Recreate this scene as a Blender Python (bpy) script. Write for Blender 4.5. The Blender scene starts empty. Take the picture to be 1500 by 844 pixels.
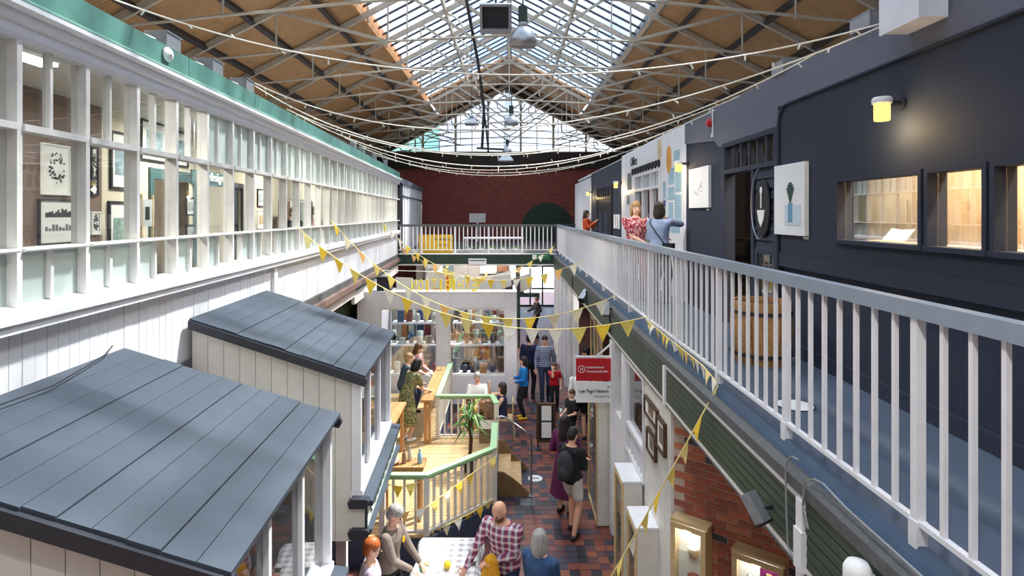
import bpy, math, random
import numpy as np
from mathutils import Vector, Matrix
R = random.Random(7); J = random.Random(3)
sc = bpy.context.scene
COL = sc.collection
# ---------------------------------------------------------------- camera (one-point view, level, lens shifted down)
F, VX, VY, CZ = 850.0, 746.0, 314.0, 5.15
cam = bpy.data.objects.new('camera', bpy.data.cameras.new('camera'))
COL.objects.link(cam)
cam.location = (0, 0, CZ)
cam.rotation_euler = (math.pi / 2, 0, 0)
cam.data.sensor_width = 36
cam.data.lens = 36 * F / 1500
cam.data.shift_x = (750 - VX) / 1500
cam.data.shift_y = -(422 - VY) / 1500
cam.data.clip_start = .05
sc.camera = cam
# ---------------------------------------------------------------- sky, sun, exposure
W = bpy.data.worlds.new('sky'); sc.world = W; W.use_nodes = True
nt = W.node_tree; nt.nodes.clear()
wo = nt.nodes.new('ShaderNodeOutputWorld'); bg = nt.nodes.new('ShaderNodeBackground')
tc = nt.nodes.new('ShaderNodeTexCoord'); nz = nt.nodes.new('ShaderNodeTexNoise')
rp = nt.nodes.new('ShaderNodeValToRGB')
nz.inputs['Scale'].default_value = 2.6; nz.inputs['Detail'].default_value = 6; nz.inputs['Roughness'].default_value = .55
rp.color_ramp.elements[0].position = .38; rp.color_ramp.elements[0].color = (.38, .50, .76, 1)
rp.color_ramp.elements[1].position = .60; rp.color_ramp.elements[1].color = (.86, .93, 1.0, 1)
nt.links.new(tc.outputs['Generated'], nz.inputs['Vector']); nt.links.new(nz.outputs['Fac'], rp.inputs['Fac'])
nt.links.new(rp.outputs['Color'], bg.inputs['Color']); nt.links.new(bg.outputs['Background'], wo.inputs['Surface'])
bg.inputs['Strength'].default_value = 1.75
sl = bpy.data.lights.new('sun', 'SUN'); sl.energy = 7.0; sl.angle = .06; sl.color = (1, .96, .9)
so = bpy.data.objects.new('sun', sl); COL.objects.link(so)
SUN = Vector((.40, .30, .87)).normalized()
so.location = (8, 8, 30); so.rotation_euler = SUN.to_track_quat('Z', 'Y').to_euler()
vs = sc.view_settings
vs.view_transform = 'Standard'; vs.look = 'None'; vs.exposure = 0.85; vs.gamma = 1.0; vs.use_curve_mapping = False

# ---------------------------------------------------------------- measuring helpers (photograph pixels -> metres on real planes)
def P(x, y, Y): return Vector(((x - VX) * Y / F, Y, CZ - (y - VY) * Y / F))
def PX(x, y, X): return P(x, y, F * X / (x - VX))
def PZ(x, y, Z): return P(x, y, F * (CZ - Z) / (y - VY))
def LX(Y): return -2.93 - .0565 * Y
def LY(x, d=0): return (2.93 - d) / ((VX - x) / F - .0565)
def PL(x, y, d=0): return P(x, y, LY(x, d))
def lw(p): return (LX(p[1]) + p[0], p[1], p[2])          # left gallery frame: (offset into the hall, along, up)

# ---------------------------------------------------------------- object helpers
def wm(o):
    m = o.matrix_basis.copy()
    return m if o.parent is None else wm(o.parent) @ o.matrix_parent_inverse @ m
def tag(o, label=None, cat=None, group=None, kind=None):
    if label: o['label'] = label
    if cat: o['category'] = cat
    if group: o['group'] = group
    if kind: o['kind'] = kind
    return o
def thing(name, loc, label, cat, group=None, rz=0, kind=None):
    o = bpy.data.objects.new(name, None); COL.objects.link(o)
    o.empty_display_size = .1; o.location = loc; o.rotation_euler = (0, 0, rz)
    return tag(o, label, cat, group, kind)
def link(name, me, parent=None, local=False, loc=None):
    o = bpy.data.objects.new(name, me); COL.objects.link(o)
    if loc is not None: o.location = loc
    if parent is not None:
        o.parent = parent
        if not local: o.matrix_parent_inverse = wm(parent).inverted()
    return o
CUBE_F = [(0, 3, 2, 1), (4, 5, 6, 7), (0, 1, 5, 4), (1, 2, 6, 5), (2, 3, 7, 6), (3, 0, 4, 7)]
class MB:
    def __init__(s): s.v = []; s.f = []
    def add(s, v, f):
        o = len(s.v); s.v += [tuple(p) for p in v]; s.f += [tuple(i + o for i in q) for q in f]; return s
    def box(s, x0, x1, y0, y1, z0, z1, T=None):
        j = [min(.0007, .08 * abs(d)) * J.random() for d in (x1 - x0, x1 - x0, y1 - y0, y1 - y0, z1 - z0, z1 - z0)]   # no two faces exactly flush
        x0 += j[0]; x1 -= j[1]; y0 += j[2]; y1 -= j[3]; z0 += j[4]; z1 -= j[5]
        v = [(x0, y0, z0), (x1, y0, z0), (x1, y1, z0), (x0, y1, z0), (x0, y0, z1), (x1, y0, z1), (x1, y1, z1), (x0, y1, z1)]
        return s.add([T(p) for p in v] if T else v, CUBE_F)
    def bar(s, a, b, w, h, up=(0, 0, 1)):
        a = Vector(a); b = Vector(b); d = (b - a).normalized(); u = Vector(up); w -= .0012 * J.random(); h -= .0012 * J.random()
        sd = d.cross(u)
        if sd.length < 1e-4: sd = d.cross(Vector((1, 0, 0)))
        sd.normalize(); u = sd.cross(d).normalized()
        q = [(-1, -1), (1, -1), (1, 1), (-1, 1)]
        return s.add([c + sd * (w / 2 * i) + u * (h / 2 * j) for c in (a, b) for i, j in q], CUBE_F)
    def tube(s, pts, r, n=6, r1=None):
        pts = [Vector(p) for p in pts]; m = len(pts); V = []; Fc = []
        pu = None
        for k, p in enumerate(pts):
            d = (pts[min(k + 1, m - 1)] - pts[max(k - 1, 0)]).normalized()
            if pu is None or abs(d.dot(pu)) > .95: pu = Vector((0, 0, 1)) if abs(d.z) < .9 else Vector((1, 0, 0))
            sd = d.cross(pu).normalized(); u = sd.cross(d).normalized(); pu = u
            rr = r if r1 is None else r + (r1 - r) * k / (m - 1)
            V += [p + (sd * math.cos(2 * math.pi * i / n) + u * math.sin(2 * math.pi * i / n)) * rr for i in range(n)]
        for k in range(m - 1):
            Fc += [(k * n + i, k * n + (i + 1) % n, (k + 1) * n + (i + 1) % n, (k + 1) * n + i) for i in range(n)]
        Fc += [tuple(range(n - 1, -1, -1)), tuple((m - 1) * n + i for i in range(n))]
        return s.add(V, Fc)
    def lathe(s, prof, c, n=16, M=None):
        c = Vector(c); V = []; Fc = []; m = len(prof)
        for r, z in prof:
            for i in range(n):
                p = Vector((r * math.cos(2 * math.pi * i / n), r * math.sin(2 * math.pi * i / n), z))
                V.append(c + (M @ p if M else p))
        for k in range(m - 1):
            Fc += [(k * n + i, k * n + (i + 1) % n, (k + 1) * n + (i + 1) % n, (k + 1) * n + i) for i in range(n)]
        Fc += [tuple(range(n - 1, -1, -1)), tuple((m - 1) * n + i for i in range(n))]
        return s.add(V, Fc)
    def prism(s, poly, vec, T=None):
        n = len(poly); vec = Vector(vec); a = [Vector(p) for p in poly]; v = a + [p + vec for p in a]
        if T: v = [T(p) for p in v]
        return s.add(v, [tuple(range(n - 1, -1, -1)), tuple(range(n, 2 * n))] + [(i, (i + 1) % n, n + (i + 1) % n, n + i) for i in range(n)])
    def ball(s, c, r, nu=10, nv=7, M=None):
        c = Vector(c); r = r if hasattr(r, '__len__') else (r, r, r); V = []; Fc = []
        for j in range(nv + 1):
            t = math.pi * j / nv; t = min(max(t, .02), math.pi - .02)
            for i in range(nu):
                a = 2 * math.pi * i / nu
                p = Vector((r[0] * math.sin(t) * math.cos(a), r[1] * math.sin(t) * math.sin(a), r[2] * math.cos(t)))
                V.append(c + (M @ p if M else p))
        for j in range(nv):
            Fc += [(j * nu + i, (j + 1) * nu + i, (j + 1) * nu + (i + 1) % nu, j * nu + (i + 1) % nu) for i in range(nu)]
        Fc += [tuple(range(nu)), tuple(nv * nu + i for i in range(nu - 1, -1, -1))]
        return s.add(V, Fc)
    def mesh(s, name, mat, smooth=False, c=None):
        me = bpy.data.meshes.new(name)
        v = s.v if c is None else [(p[0] - c[0], p[1] - c[1], p[2] - c[2]) for p in s.v]
        me.from_pydata(v, [], s.f)
        if mat: me.materials.append(mat)
        if smooth: me.polygons.foreach_set('use_smooth', [True] * len(me.polygons))
        me.update(); return me
    def obj(s, name, mat, parent=None, smooth=False, local=False):
        a = np.array(s.v); lo = a.min(0); hi = a.max(0)
        c = ((lo[0] + hi[0]) / 2, (lo[1] + hi[1]) / 2, lo[2])
        return link(name, s.mesh(name, mat, smooth, c), parent, local, c)
def B(name, x0, x1, y0, y1, z0, z1, mat, parent=None, T=None, local=False):
    return MB().box(min(x0, x1), max(x0, x1), min(y0, y1), max(y0, y1), min(z0, z1), max(z0, z1), T).obj(name, mat, parent, local=local)
def catenary(a, b, sag, n=24):
    a = Vector(a); b = Vector(b)
    return [a.lerp(b, k / n) - Vector((0, 0, sag * 4 * (k / n) * (1 - k / n))) for k in range(n + 1)]
TMP = bpy.data.scenes.new('workbench')
def evaluated(o):
    TMP.collection.objects.link(o)
    with bpy.context.temp_override(scene=TMP, view_layer=TMP.view_layers[0]):
        return bpy.data.meshes.new_from_object(o.evaluated_get(bpy.context.evaluated_depsgraph_get()))
def text_mesh(txt, size, mat, depth=.004, align='LEFT', name='lettering', spacing=1.0, bold=0):
    cu = bpy.data.curves.new('t', 'FONT'); cu.body = txt; cu.size = size; cu.extrude = depth; cu.align_x = align; cu.resolution_u = 2
    cu.space_character = spacing; cu.offset = size * bold
    o = bpy.data.objects.new('t', cu)
    me = evaluated(o); me.name = name
    bpy.data.objects.remove(o); bpy.data.curves.remove(cu)
    me.materials.clear(); me.materials.append(mat); return me
def text(txt, size, mat, M, parent, depth=.004, align='LEFT', spacing=1.0, bold=0):
    """M: world matrix of the text plane (x right, y up, z towards the reader)"""
    o = bpy.data.objects.new('lettering', text_mesh(txt, size, mat, depth, align, spacing=spacing, bold=bold)); COL.objects.link(o)
    o.parent = parent; o.matrix_parent_inverse = wm(parent).inverted(); o.matrix_basis = M
    return o
def frame_M(o, xdir, ydir):
    x = Vector(xdir).normalized(); y = Vector(ydir).normalized(); z = x.cross(y)
    return Matrix(((x.x, y.x, z.x, o[0]), (x.y, y.y, z.y, o[1]), (x.z, y.z, z.z, o[2]), (0, 0, 0, 1)))
ORD = ['first', 'second', 'third', 'fourth', 'fifth', 'sixth', 'seventh', 'eighth', 'ninth', 'tenth', 'eleventh', 'twelfth', 'thirteenth', 'fourteenth']

# ---------------------------------------------------------------- materials (procedural)
def lin(c):
    return tuple(((v / 255) / 12.92 if v / 255 <= .04045 else ((v / 255 + .055) / 1.055) ** 2.4) for v in c)
def nodes(name):
    m = bpy.data.materials.new(name); m.use_nodes = True
    t = m.node_tree; t.nodes.clear()
    o = t.nodes.new('ShaderNodeOutputMaterial')
    return m, t, o
def N(t, kind, **kw):
    n = t.nodes.new('ShaderNode' + kind)
    for k, v in kw.items():
        if k in n.inputs: n.inputs[k].default_value = v
        else: setattr(n, k, v)
    return n
def L(t, a, b): t.links.new(a, b)
def mat(name, rgb, rough=.6, var=.10, scale=6, metal=0, bump=0, stretch=(1, 1, 1), rgb2=None, spec=.4, detail=4):
    """painted/plain surface with a fine noise between two near tones, and optional fine relief"""
    m, t, o = nodes(name)
    b = N(t, 'BsdfPrincipled'); b.inputs['Roughness'].default_value = rough; b.inputs['Metallic'].default_value = metal
    b.inputs['Specular IOR Level'].default_value = spec
    a = lin(rgb); c = lin(rgb2) if rgb2 else tuple(v * (1 - var * 1.6) for v in a)
    if not rgb2: a = tuple(min(1, v * (1 + var * .6)) for v in a)
    tcn = N(t, 'TexCoord'); mp = N(t, 'Mapping'); mp.inputs['Scale'].default_value = stretch
    nzn = N(t, 'TexNoise', Scale=scale, Detail=detail, Roughness=.6)
    mx = N(t, 'ValToRGB'); mx.color_ramp.elements[0].position = .3; mx.color_ramp.elements[1].position = .7
    mx.color_ramp.elements[0].color = (*c, 1); mx.color_ramp.elements[1].color = (*a, 1)
    L(t, tcn.outputs['Object'], mp.inputs['Vector']); L(t, mp.outputs['Vector'], nzn.inputs['Vector'])
    L(t, nzn.outputs['Fac'], mx.inputs['Fac']); L(t, mx.outputs['Color'], b.inputs['Base Color'])
    if bump:
        bp = N(t, 'Bump', Strength=bump, Distance=.01); L(t, nzn.outputs['Fac'], bp.inputs['Height']); L(t, bp.outputs['Normal'], b.inputs['Normal'])
    L(t, b.outputs['BSDF'], o.inputs['Surface']); return m
def glass(name, tint=(.92, .96, .97), refl=.25, rough=.01, milky=0, milk=(.8, .88, .86)):
    m, t, o = nodes(name)
    tr = N(t, 'BsdfTransparent'); tr.inputs['Color'].default_value = (*tint, 1)
    gl = N(t, 'BsdfGlossy', Roughness=rough)
    lwn = N(t, 'LayerWeight', Blend=.5)
    pw_ = N(t, 'Math', operation='POWER'); pw_.inputs[1].default_value = 3.5; L(t, lwn.outputs['Facing'], pw_.inputs[0])
    mr_ = N(t, 'MapRange'); mr_.inputs[3].default_value = refl * .5; mr_.inputs[4].default_value = min(1, refl * .5 + .45); L(t, pw_.outputs[0], mr_.inputs[0])
    mx = N(t, 'MixShader'); L(t, mr_.outputs[0], mx.inputs['Fac']); L(t, tr.outputs[0], mx.inputs[1]); L(t, gl.outputs[0], mx.inputs[2])
    last = mx.outputs[0]
    if milky:
        tl = N(t, 'BsdfTranslucent'); tl.inputs['Color'].default_value = (*milk, 1)
        df = N(t, 'BsdfDiffuse'); df.inputs['Color'].default_value = (*milk, 1)
        ad = N(t, 'MixShader', Fac=.55); L(t, tl.outputs[0], ad.inputs[1]); L(t, df.outputs[0], ad.inputs[2])
        m2 = N(t, 'MixShader', Fac=milky); L(t, last, m2.inputs[1]); L(t, ad.outputs[0], m2.inputs[2]); last = m2.outputs[0]
    L(t, last, o.inputs['Surface']); return m
def glow(name, rgb, strength):
    m, t, o = nodes(name); e = N(t, 'Emission', Strength=strength); e.inputs['Color'].default_value = (*rgb, 1)
    L(t, e.outputs[0], o.inputs['Surface']); return m
def stripes(name, rgb, rgb2, axis, pitch, duty=.5, rough=.7, soft=.02, rgb3=None, axis2=None, obj_space=True, bump=0, noise=.15):
    """regular bands along one or two object axes (boarding, checks, weave)"""
    m, t, o = nodes(name)
    b = N(t, 'BsdfPrincipled', Roughness=rough); tcn = N(t, 'TexCoord'); sp = N(t, 'SeparateXYZ')
    L(t, tcn.outputs['Object'], sp.inputs[0])
    def band(ax, pt, dt):
        d = N(t, 'Math', operation='DIVIDE'); L(t, sp.outputs[ax], d.inputs[0]); d.inputs[1].default_value = pt
        f = N(t, 'Math', operation='FRACT'); L(t, d.outputs[0], f.inputs[0])
        g = N(t, 'Math', operation='LESS_THAN'); L(t, f.outputs[0], g.inputs[0]); g.inputs[1].default_value = dt
        return g.outputs[0]
    f1 = band(axis, pitch, duty)
    mx = N(t, 'MixRGB'); mx.inputs[1].default_value = (*lin(rgb2), 1); mx.inputs[2].default_value = (*lin(rgb), 1); L(t, f1, mx.inputs[0])
    col = mx.outputs[0]
    if axis2 is not None:
        f2 = band(axis2, pitch, duty)
        m2 = N(t, 'MixRGB', Fac=.5); m3 = N(t, 'MixRGB')
        m3.inputs[1].default_value = (*lin(rgb2), 1); m3.inputs[2].default_value = (*lin(rgb3 or rgb), 1); L(t, f2, m3.inputs[0])
        L(t, col, m2.inputs[1]); L(t, m3.outputs[0], m2.inputs[2]); col = m2.outputs[0]
    nzn = N(t, 'TexNoise', Scale=5, Detail=4); hs = N(t, 'HueSaturation'); L(t, tcn.outputs['Object'], nzn.inputs['Vector'])
    mr = N(t, 'MapRange'); mr.inputs[3].default_value = 1 - noise; mr.inputs[4].default_value = 1 + noise
    L(t, nzn.outputs['Fac'], mr.inputs[0]); L(t, mr.outputs[0], hs.inputs['Value']); L(t, col, hs.inputs['Color'])
    L(t, hs.outputs[0], b.inputs['Base Color']); L(t, b.outputs[0], o.inputs['Surface']); return m
def spots(name, rgbs, scale=40, rough=.8):
    """printed fabric: random cells of several colours"""
    m, t, o = nodes(name)
    b = N(t, 'BsdfPrincipled', Roughness=rough); tcn = N(t, 'TexCoord'); v = N(t, 'TexVoronoi', Scale=scale)
    cr = N(t, 'ValToRGB'); cr.color_ramp.interpolation = 'CONSTANT'
    sp = N(t, 'SeparateXYZ'); L(t, tcn.outputs['Object'], v.inputs['Vector']); L(t, v.outputs['Color'], sp.inputs[0]); L(t, sp.outputs[0], cr.inputs['Fac'])
    e = cr.color_ramp.elements
    while len(e) < len(rgbs): e.new(.5)
    for i, c in enumerate(rgbs): e[i].position = i / len(rgbs); e[i].color = (*lin(c), 1)
    L(t, cr.outputs[0], b.inputs['Base Color']); L(t, b.outputs[0], o.inputs['Surface']); return m
def wood(name, rgb, rgb2, rough=.5, stretch=(1, 12, 12), scale=3):
    return mat(name, rgb, rough, scale=scale, stretch=stretch, rgb2=rgb2, bump=.05)

M_white = mat('white_paint', (232, 232, 236), .45, .05, 5)
M_white2 = mat('old_white_paint', (224, 221, 216), .5, .07, 9, bump=.05)
M_cream = mat('cream_paint', (214, 210, 202), .55, .05, 4)
M_green = mat('hall_green_paint', (84, 130, 119), .45, .16, 3)
M_dgreen = mat('dark_green_paint', (38, 62, 52), .5, .18, 4)
M_shiplap = mat('weathered_green_boards', (62, 78, 66), .5, .25, 5, stretch=(1, .3, 4))
M_navy = mat('navy_wall_paint', (44, 50, 66), .75, .06, 30, bump=.12)
M_grey = mat('grey_wall_paint', (104, 106, 118), .75, .05, 30, bump=.1)
M_railgrey = mat('grey_blue_rail_paint', (140, 152, 166), .4, .05, 8)
M_bluefloor = mat('blue_grey_deck_paint', (88, 100, 117), .45, .10, 4, bump=.05)
M_apron = mat('blue_flashing_paint', (64, 84, 108), .4, .12, 4)
M_gutter = mat('grey_gutter', (96, 98, 100), .7, .15, 20, bump=.2)
M_slate = mat('slate_grey_roof_paint', (58, 67, 78), .5, .14, 3, bump=.05)
M_black = mat('black_plastic', (26, 27, 30), .4, .05)
M_charcoal = mat('charcoal_paint', (44, 46, 54), .4, .08)
M_steel = mat('galvanised_steel', (160, 164, 168), .35, .10, 20, metal=.6)
M_chrome = mat('stainless_steel', (190, 192, 196), .2, .03, metal=1)
M_truss = mat('truss_paint', (176, 166, 152), .55, .10, 6)
M_purlin = mat('dark_timber', (58, 50, 48), .7, .2, 5)
M_board = stripes('roof_boarding', (164, 124, 82), (110, 80, 54), 1, .11, .93, .7, noise=.3)
M_ply_sunlit = mat('sunlit_orange_plywood', (204, 140, 92), .6, .2, 3, stretch=(1, 1, .3))  # left upstand: sunlit tone put into the plywood colour
M_boards_shaded = mat('shaded_grey_boards', (126, 130, 134), .7, .2, 5)  # right upstand: shade put into the board colour
M_brown = mat('brown_room_wall', (128, 108, 98), .8, .05)
M_roomcream = mat('cream_room_wall', (214, 206, 186), .8, .04)
M_ceil = mat('pale_room_ceiling', (214, 212, 208), .8, .04)
M_teal = mat('teal_paint', (66, 98, 102), .6, .06)
M_carpet = mat('grey_carpet', (92, 90, 90), .9, .1, 40)
M_glass = glass('clear_glass', (.94, .97, .97), .12)
M_roofglass = glass('roof_glass', (.93, .96, .98), .08)
M_greenglass = glass('green_tinted_glass', (.62, .82, .70), .10)
M_reflglass = glass('reflecting_glass', (.88, .89, .89), .42)
M_frost = glass('frosted_glass', (.8, .9, .88), .2, .1, milky=.86, milk=(.66, .73, .71))
M_farbrick = None
M_pine = wood('pine', (216, 192, 148), (190, 160, 112), stretch=(1, 1, 8))
M_oak = wood('honey_wood', (196, 150, 98), (150, 104, 60), stretch=(12, 1, 12))
M_deck = wood('deck_boards', (214, 184, 138), (176, 138, 92), stretch=(2, 14, 14))
M_darkwood = wood('dark_wood', (92, 64, 44), (60, 40, 28), stretch=(1, 1, 8))
M_lgreen = mat('light_green_paint', (150, 188, 142), .45, .06)
M_paper = mat('white_paper', (236, 236, 234), .8, .02)
M_ink = mat('black_ink', (34, 34, 38), .7, .02)
M_yellow = mat('yellow_paint', (236, 186, 30), .6, .05)
M_red = mat('red_sign', (186, 20, 34), .4, .03)
M_warm = glow('warm_lamp_glow', (1.0, .66, .20), .95)
M_cool = glow('white_lamp_glow', (1.0, .97, .92), 6)
M_skin = mat('skin', (222, 168, 140), .5, .05, 10)
M_skin2 = mat('skin_pale', (234, 188, 162), .5, .05, 10)
M_skin3 = mat('skin_tan', (188, 134, 104), .5, .05, 10)
def brick_mat():
    m, t, o = nodes('red_brickwork')
    b = N(t, 'BsdfPrincipled', Roughness=.8); tcn = N(t, 'TexCoord'); mp = N(t, 'Mapping')
    mp.inputs['Rotation'].default_value = (math.pi / 2, 0, 0)
    bk = N(t, 'TexBrick', Scale=1.0); bk.inputs['Brick Width'].default_value = .225; bk.inputs['Row Height'].default_value = .075
    bk.inputs['Mortar Size'].default_value = .005
    bk.inputs['Color1'].default_value = (*lin((150, 76, 66)), 1); bk.inputs['Color2'].default_value = (*lin((128, 62, 56)), 1); bk.inputs['Mortar'].default_value = (*lin((110, 76, 68)), 1)
    L(t, tcn.outputs['Object'], mp.inputs[0]); L(t, mp.outputs[0], bk.inputs['Vector']); L(t, bk.outputs['Color'], b.inputs['Base Color']); L(t, b.outputs[0], o.inputs['Surface'])
    return m
M_farbrick = brick_mat()
def tile_mat():
    m, t, o = nodes('quarry_tile_floor')
    b = N(t, 'BsdfPrincipled', Roughness=.38); tcn = N(t, 'TexCoord'); bk = N(t, 'TexBrick', Scale=1.0); bk.offset = 0
    bk.inputs['Brick Width'].default_value = .155; bk.inputs['Row Height'].default_value = .155; bk.inputs['Mortar Size'].default_value = .004
    bk.inputs['Color1'].default_value = (*lin((130, 74, 62)), 1); bk.inputs['Color2'].default_value = (*lin((58, 58, 72)), 1); bk.inputs['Mortar'].default_value = (*lin((50, 44, 44)), 1)
    L(t, tcn.outputs['Object'], bk.inputs['Vector']); L(t, bk.outputs['Color'], b.inputs['Base Color']); L(t, b.outputs[0], o.inputs['Surface']); return m
# ================================================================ THE SHELL
YB, YG = -5.0, 32.5
fl = B('floor', -8, 8, YB, YG + 6, -.12, -.008, tile_mat(), None)
tag(fl, 'dark red and blue quarry tiled floor of the market hall', 'floor', kind='structure')
tile_m = [mat('quarry_tile_' + n, c, .35, .12, 7) for n, c in (('red', (126, 70, 60)), ('rust', (142, 84, 66)), ('slate', (62, 64, 78)), ('plum', (92, 62, 66)), ('dark', (48, 46, 54)))]
TS = .155
tile_me = [MB().box(-TS / 2 + .004, TS / 2 - .004, -TS / 2 + .004, TS / 2 - .004, -.01, 0).mesh('tile', m) for m in tile_m]
ntile = 0; rest = [MB() for _ in tile_m]
for j in range(56):
    for i in range(13):
        x = -.22 + TS * (i + .5); y = 8.1 + TS * (j + .5)
        k = R.choices(range(5), [5, 3, 4, 3, 3])[0]
        if ntile < 300 and x < 1.68:
            link('tile', tile_me[k], fl, loc=(x, y, 0)); ntile += 1
        elif x < 1.75:
            rest[k].box(x - TS / 2 + .004, x + TS / 2 - .004, y - TS / 2 + .004, y + TS / 2 - .004, -.01, 0)
far_tiles = bpy.data.meshes.new('far_tiles')
vv = []; ff = []; mi = []
for k, rb in enumerate(rest):
    o_ = len(vv); vv += rb.v; ff += [tuple(i + o_ for i in q) for q in rb.f]; mi += [k] * len(rb.f)
far_tiles.from_pydata(vv, [], ff)
for m in tile_m: far_tiles.materials.append(m)
far_tiles.polygons.foreach_set('material_index', mi)
tag(link('far_tiles', far_tiles, fl), 'small red and slate tiles further down the aisle', kind='stuff')
M_outwall = mat('lime_washed_brick', (196, 188, 178), .8, .08, 3)
tag(B('wall_left', -7.75, -7.5, YB, YG, 0, 8.75, M_outwall), 'pale outer wall of the hall behind the left gallery rooms', 'wall', kind='structure')
tag(B('wall_right', 7.5, 7.75, YB, YG, 0, 8.75, M_outwall), 'pale outer wall of the hall behind the right gallery rooms', 'wall', kind='structure')
wb = MB().box(-7.75, 7.75, YB - .25, YB, 0, 12.9); tag(wb.obj('wall_back', M_outwall), 'plain end wall of the hall behind the viewer', 'wall', kind='structure')
# far gable wall: brick, with a triangular window opening and a doorway at the foot
GC, GA, GS, GB = -.27, 12.2, .54, 8.59
g = MB()
g.box(-7.75, .45, YG, YG + .3, 0, 7.7); g.box(2.6, 7.75, YG, YG + .3, 0, 7.7); g.box(.45, 2.6, YG, YG + .3, 3.0, 7.7)
wf = g.obj('wall_far', M_farbrick); tag(wf, 'red brick end wall below the gable window', 'wall', kind='structure')
B('beam', -7.75, 7.75, YG - .25, YG + .3, 7.7, GB, M_purlin, wf)  # beam depth and dark colour also take in the shadow band below
hw = (GA - GB) / GS
for s in (-1, 1):
    q = MB().prism([(GC, YG, GA), (GC + s * hw, YG, GB), (s * 7.75, YG, GB), (s * 7.75, YG, 8.7), (0, YG, 12.8)][::s], (0, .3, 0))
    q.obj('gable_boarding', M_purlin, wf)
ar = MB(); pts = [(2.14 + 1.5 * math.cos(a), YG - .06, 4.25 + 1.55 * math.sin(a)) for a in [math.pi * k / 20 for k in range(21)]]
ar.prism([(3.64, YG - .06, 3.65)] + pts + [(.64, YG - .06, 3.65)], (0, .06, 0)); ao = ar.obj('arch_panel', M_dgreen, wf); ao['label'] = 'dark green arched blind doorway in the brick wall'
# ---- gable window
gw = thing('window_1', (GC, YG, GB), 'big triangular gable window with circle tracery and cream iron bars', 'window', kind='structure')
yw = YG + .1
topz = lambda x: GA - GS * abs(x - GC)
for k in range(8):
    x = GC + (k - 3.5) * 1.83
    if topz(x) > GB + .1: B('mullion', x - .06, x + .06, yw - .08, yw + .06, GB, topz(x), M_truss, gw)
for s in (-1, 1):
    MB().bar((GC, yw, GA - .05), (GC + s * hw, yw, GB), .14, .16, (0, 1, 0)).obj('rafter_frame', M_truss, gw)
B('sill', GC - hw, GC + hw, yw - .12, yw + .1, GB - .02, GB + .08, M_truss, gw)
for k in range(7):
    xc = GC + (k - 3) * 1.83; zc = {0: 11.35, 1: 11.0, 2: 10.05, 3: 9.15}[abs(k - 3)]; r = .48 if k != 3 else .42
    MB().tube([(xc + r * math.cos(a), yw, zc + r * math.sin(a)) for a in [2 * math.pi * q / 20 for q in range(21)]], .035, 5).obj('tracery_ring', M_truss, gw)
    if zc - r > GB + .3:
        MB().bar((xc, yw, GB), (xc, yw, zc - r - .25), .05, .05).obj('slim_mullion', M_truss, gw)
    for s in (-1, 1):
        rr = .86
        MB().tube([(xc + s * (.90 - .86 * (1 - math.cos(a))), yw, zc - r - .62 + .5 * math.sin(a) * 1.2) for a in [math.pi / 2 * q / 8 for q in range(9)]], .03, 5).obj('tracery_arc', M_truss, gw)
        MB().tube([(xc + s * .9 * math.cos(a), yw, zc - .3 + .95 * math.sin(a)) for a in [math.pi / 2 * q / 8 for q in range(9)] if zc - .3 + .95 * math.sin(a) < topz(xc + s * .9 * math.cos(a)) - .02][:9] or [(xc + s * .9, yw, zc - .3), (xc + s * .9, yw, zc - .2)], .035, 5).obj('tracery_arc', M_truss, gw)
for k in range(1, 8):
    z = GB + .42 * k; w = (GA - z) / GS
    if w > .3: MB().bar((GC - w, yw, z), (GC + w, yw, z), .03, .03).obj('glazing_bar', M_truss, gw)
for k in range(8):
    x0 = GC + (k - 4) * 1.83; x1 = x0 + 1.83
    x0 = max(x0, GC - hw + .02); x1 = min(x1, GC + hw - .02)
    if x1 - x0 < .1: continue
    poly = [(x0, yw + .03, GB), (x1, yw + .03, GB), (x1, yw + .03, max(topz(x1), GB + .01))]
    if x0 < GC < x1: poly.append((GC, yw + .03, GA))
    poly.append((x0, yw + .03, max(topz(x0), GB + .01)))
    MB().prism(poly, (0, .012, 0)).obj('pane', M_greenglass if k < 2 else M_roofglass, gw)
# ---- doorway to daylight at the far end
dr = thing('door_1', (1.5, YG, 0), 'tall glazed double door to bright daylight at the end of the aisle', 'door', kind='structure')
for x in (.45, 1.13, 1.82, 2.52): B('frame_post', x, x + .08, YG - .05, YG + .1, 0, 3.0, M_dgreen, dr)
for z in (.0, .95, 2.2, 2.92): B('frame_rail', .45, 2.6, YG - .04, YG + .09, z, z + .08, M_dgreen, dr)
for x in (.53, 1.21, 1.90): B('pane', x, x + .6, YG + .02, YG + .035, .08, 2.92, M_glass, dr)
tag(B('ground', -30, 30, YG + .3, YG + 40, -.2, -.13, mat('pale_paving', (206, 200, 192), .8, .05)), 'pale sunlit paving outside the far door', 'pavement', kind='structure')

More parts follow.
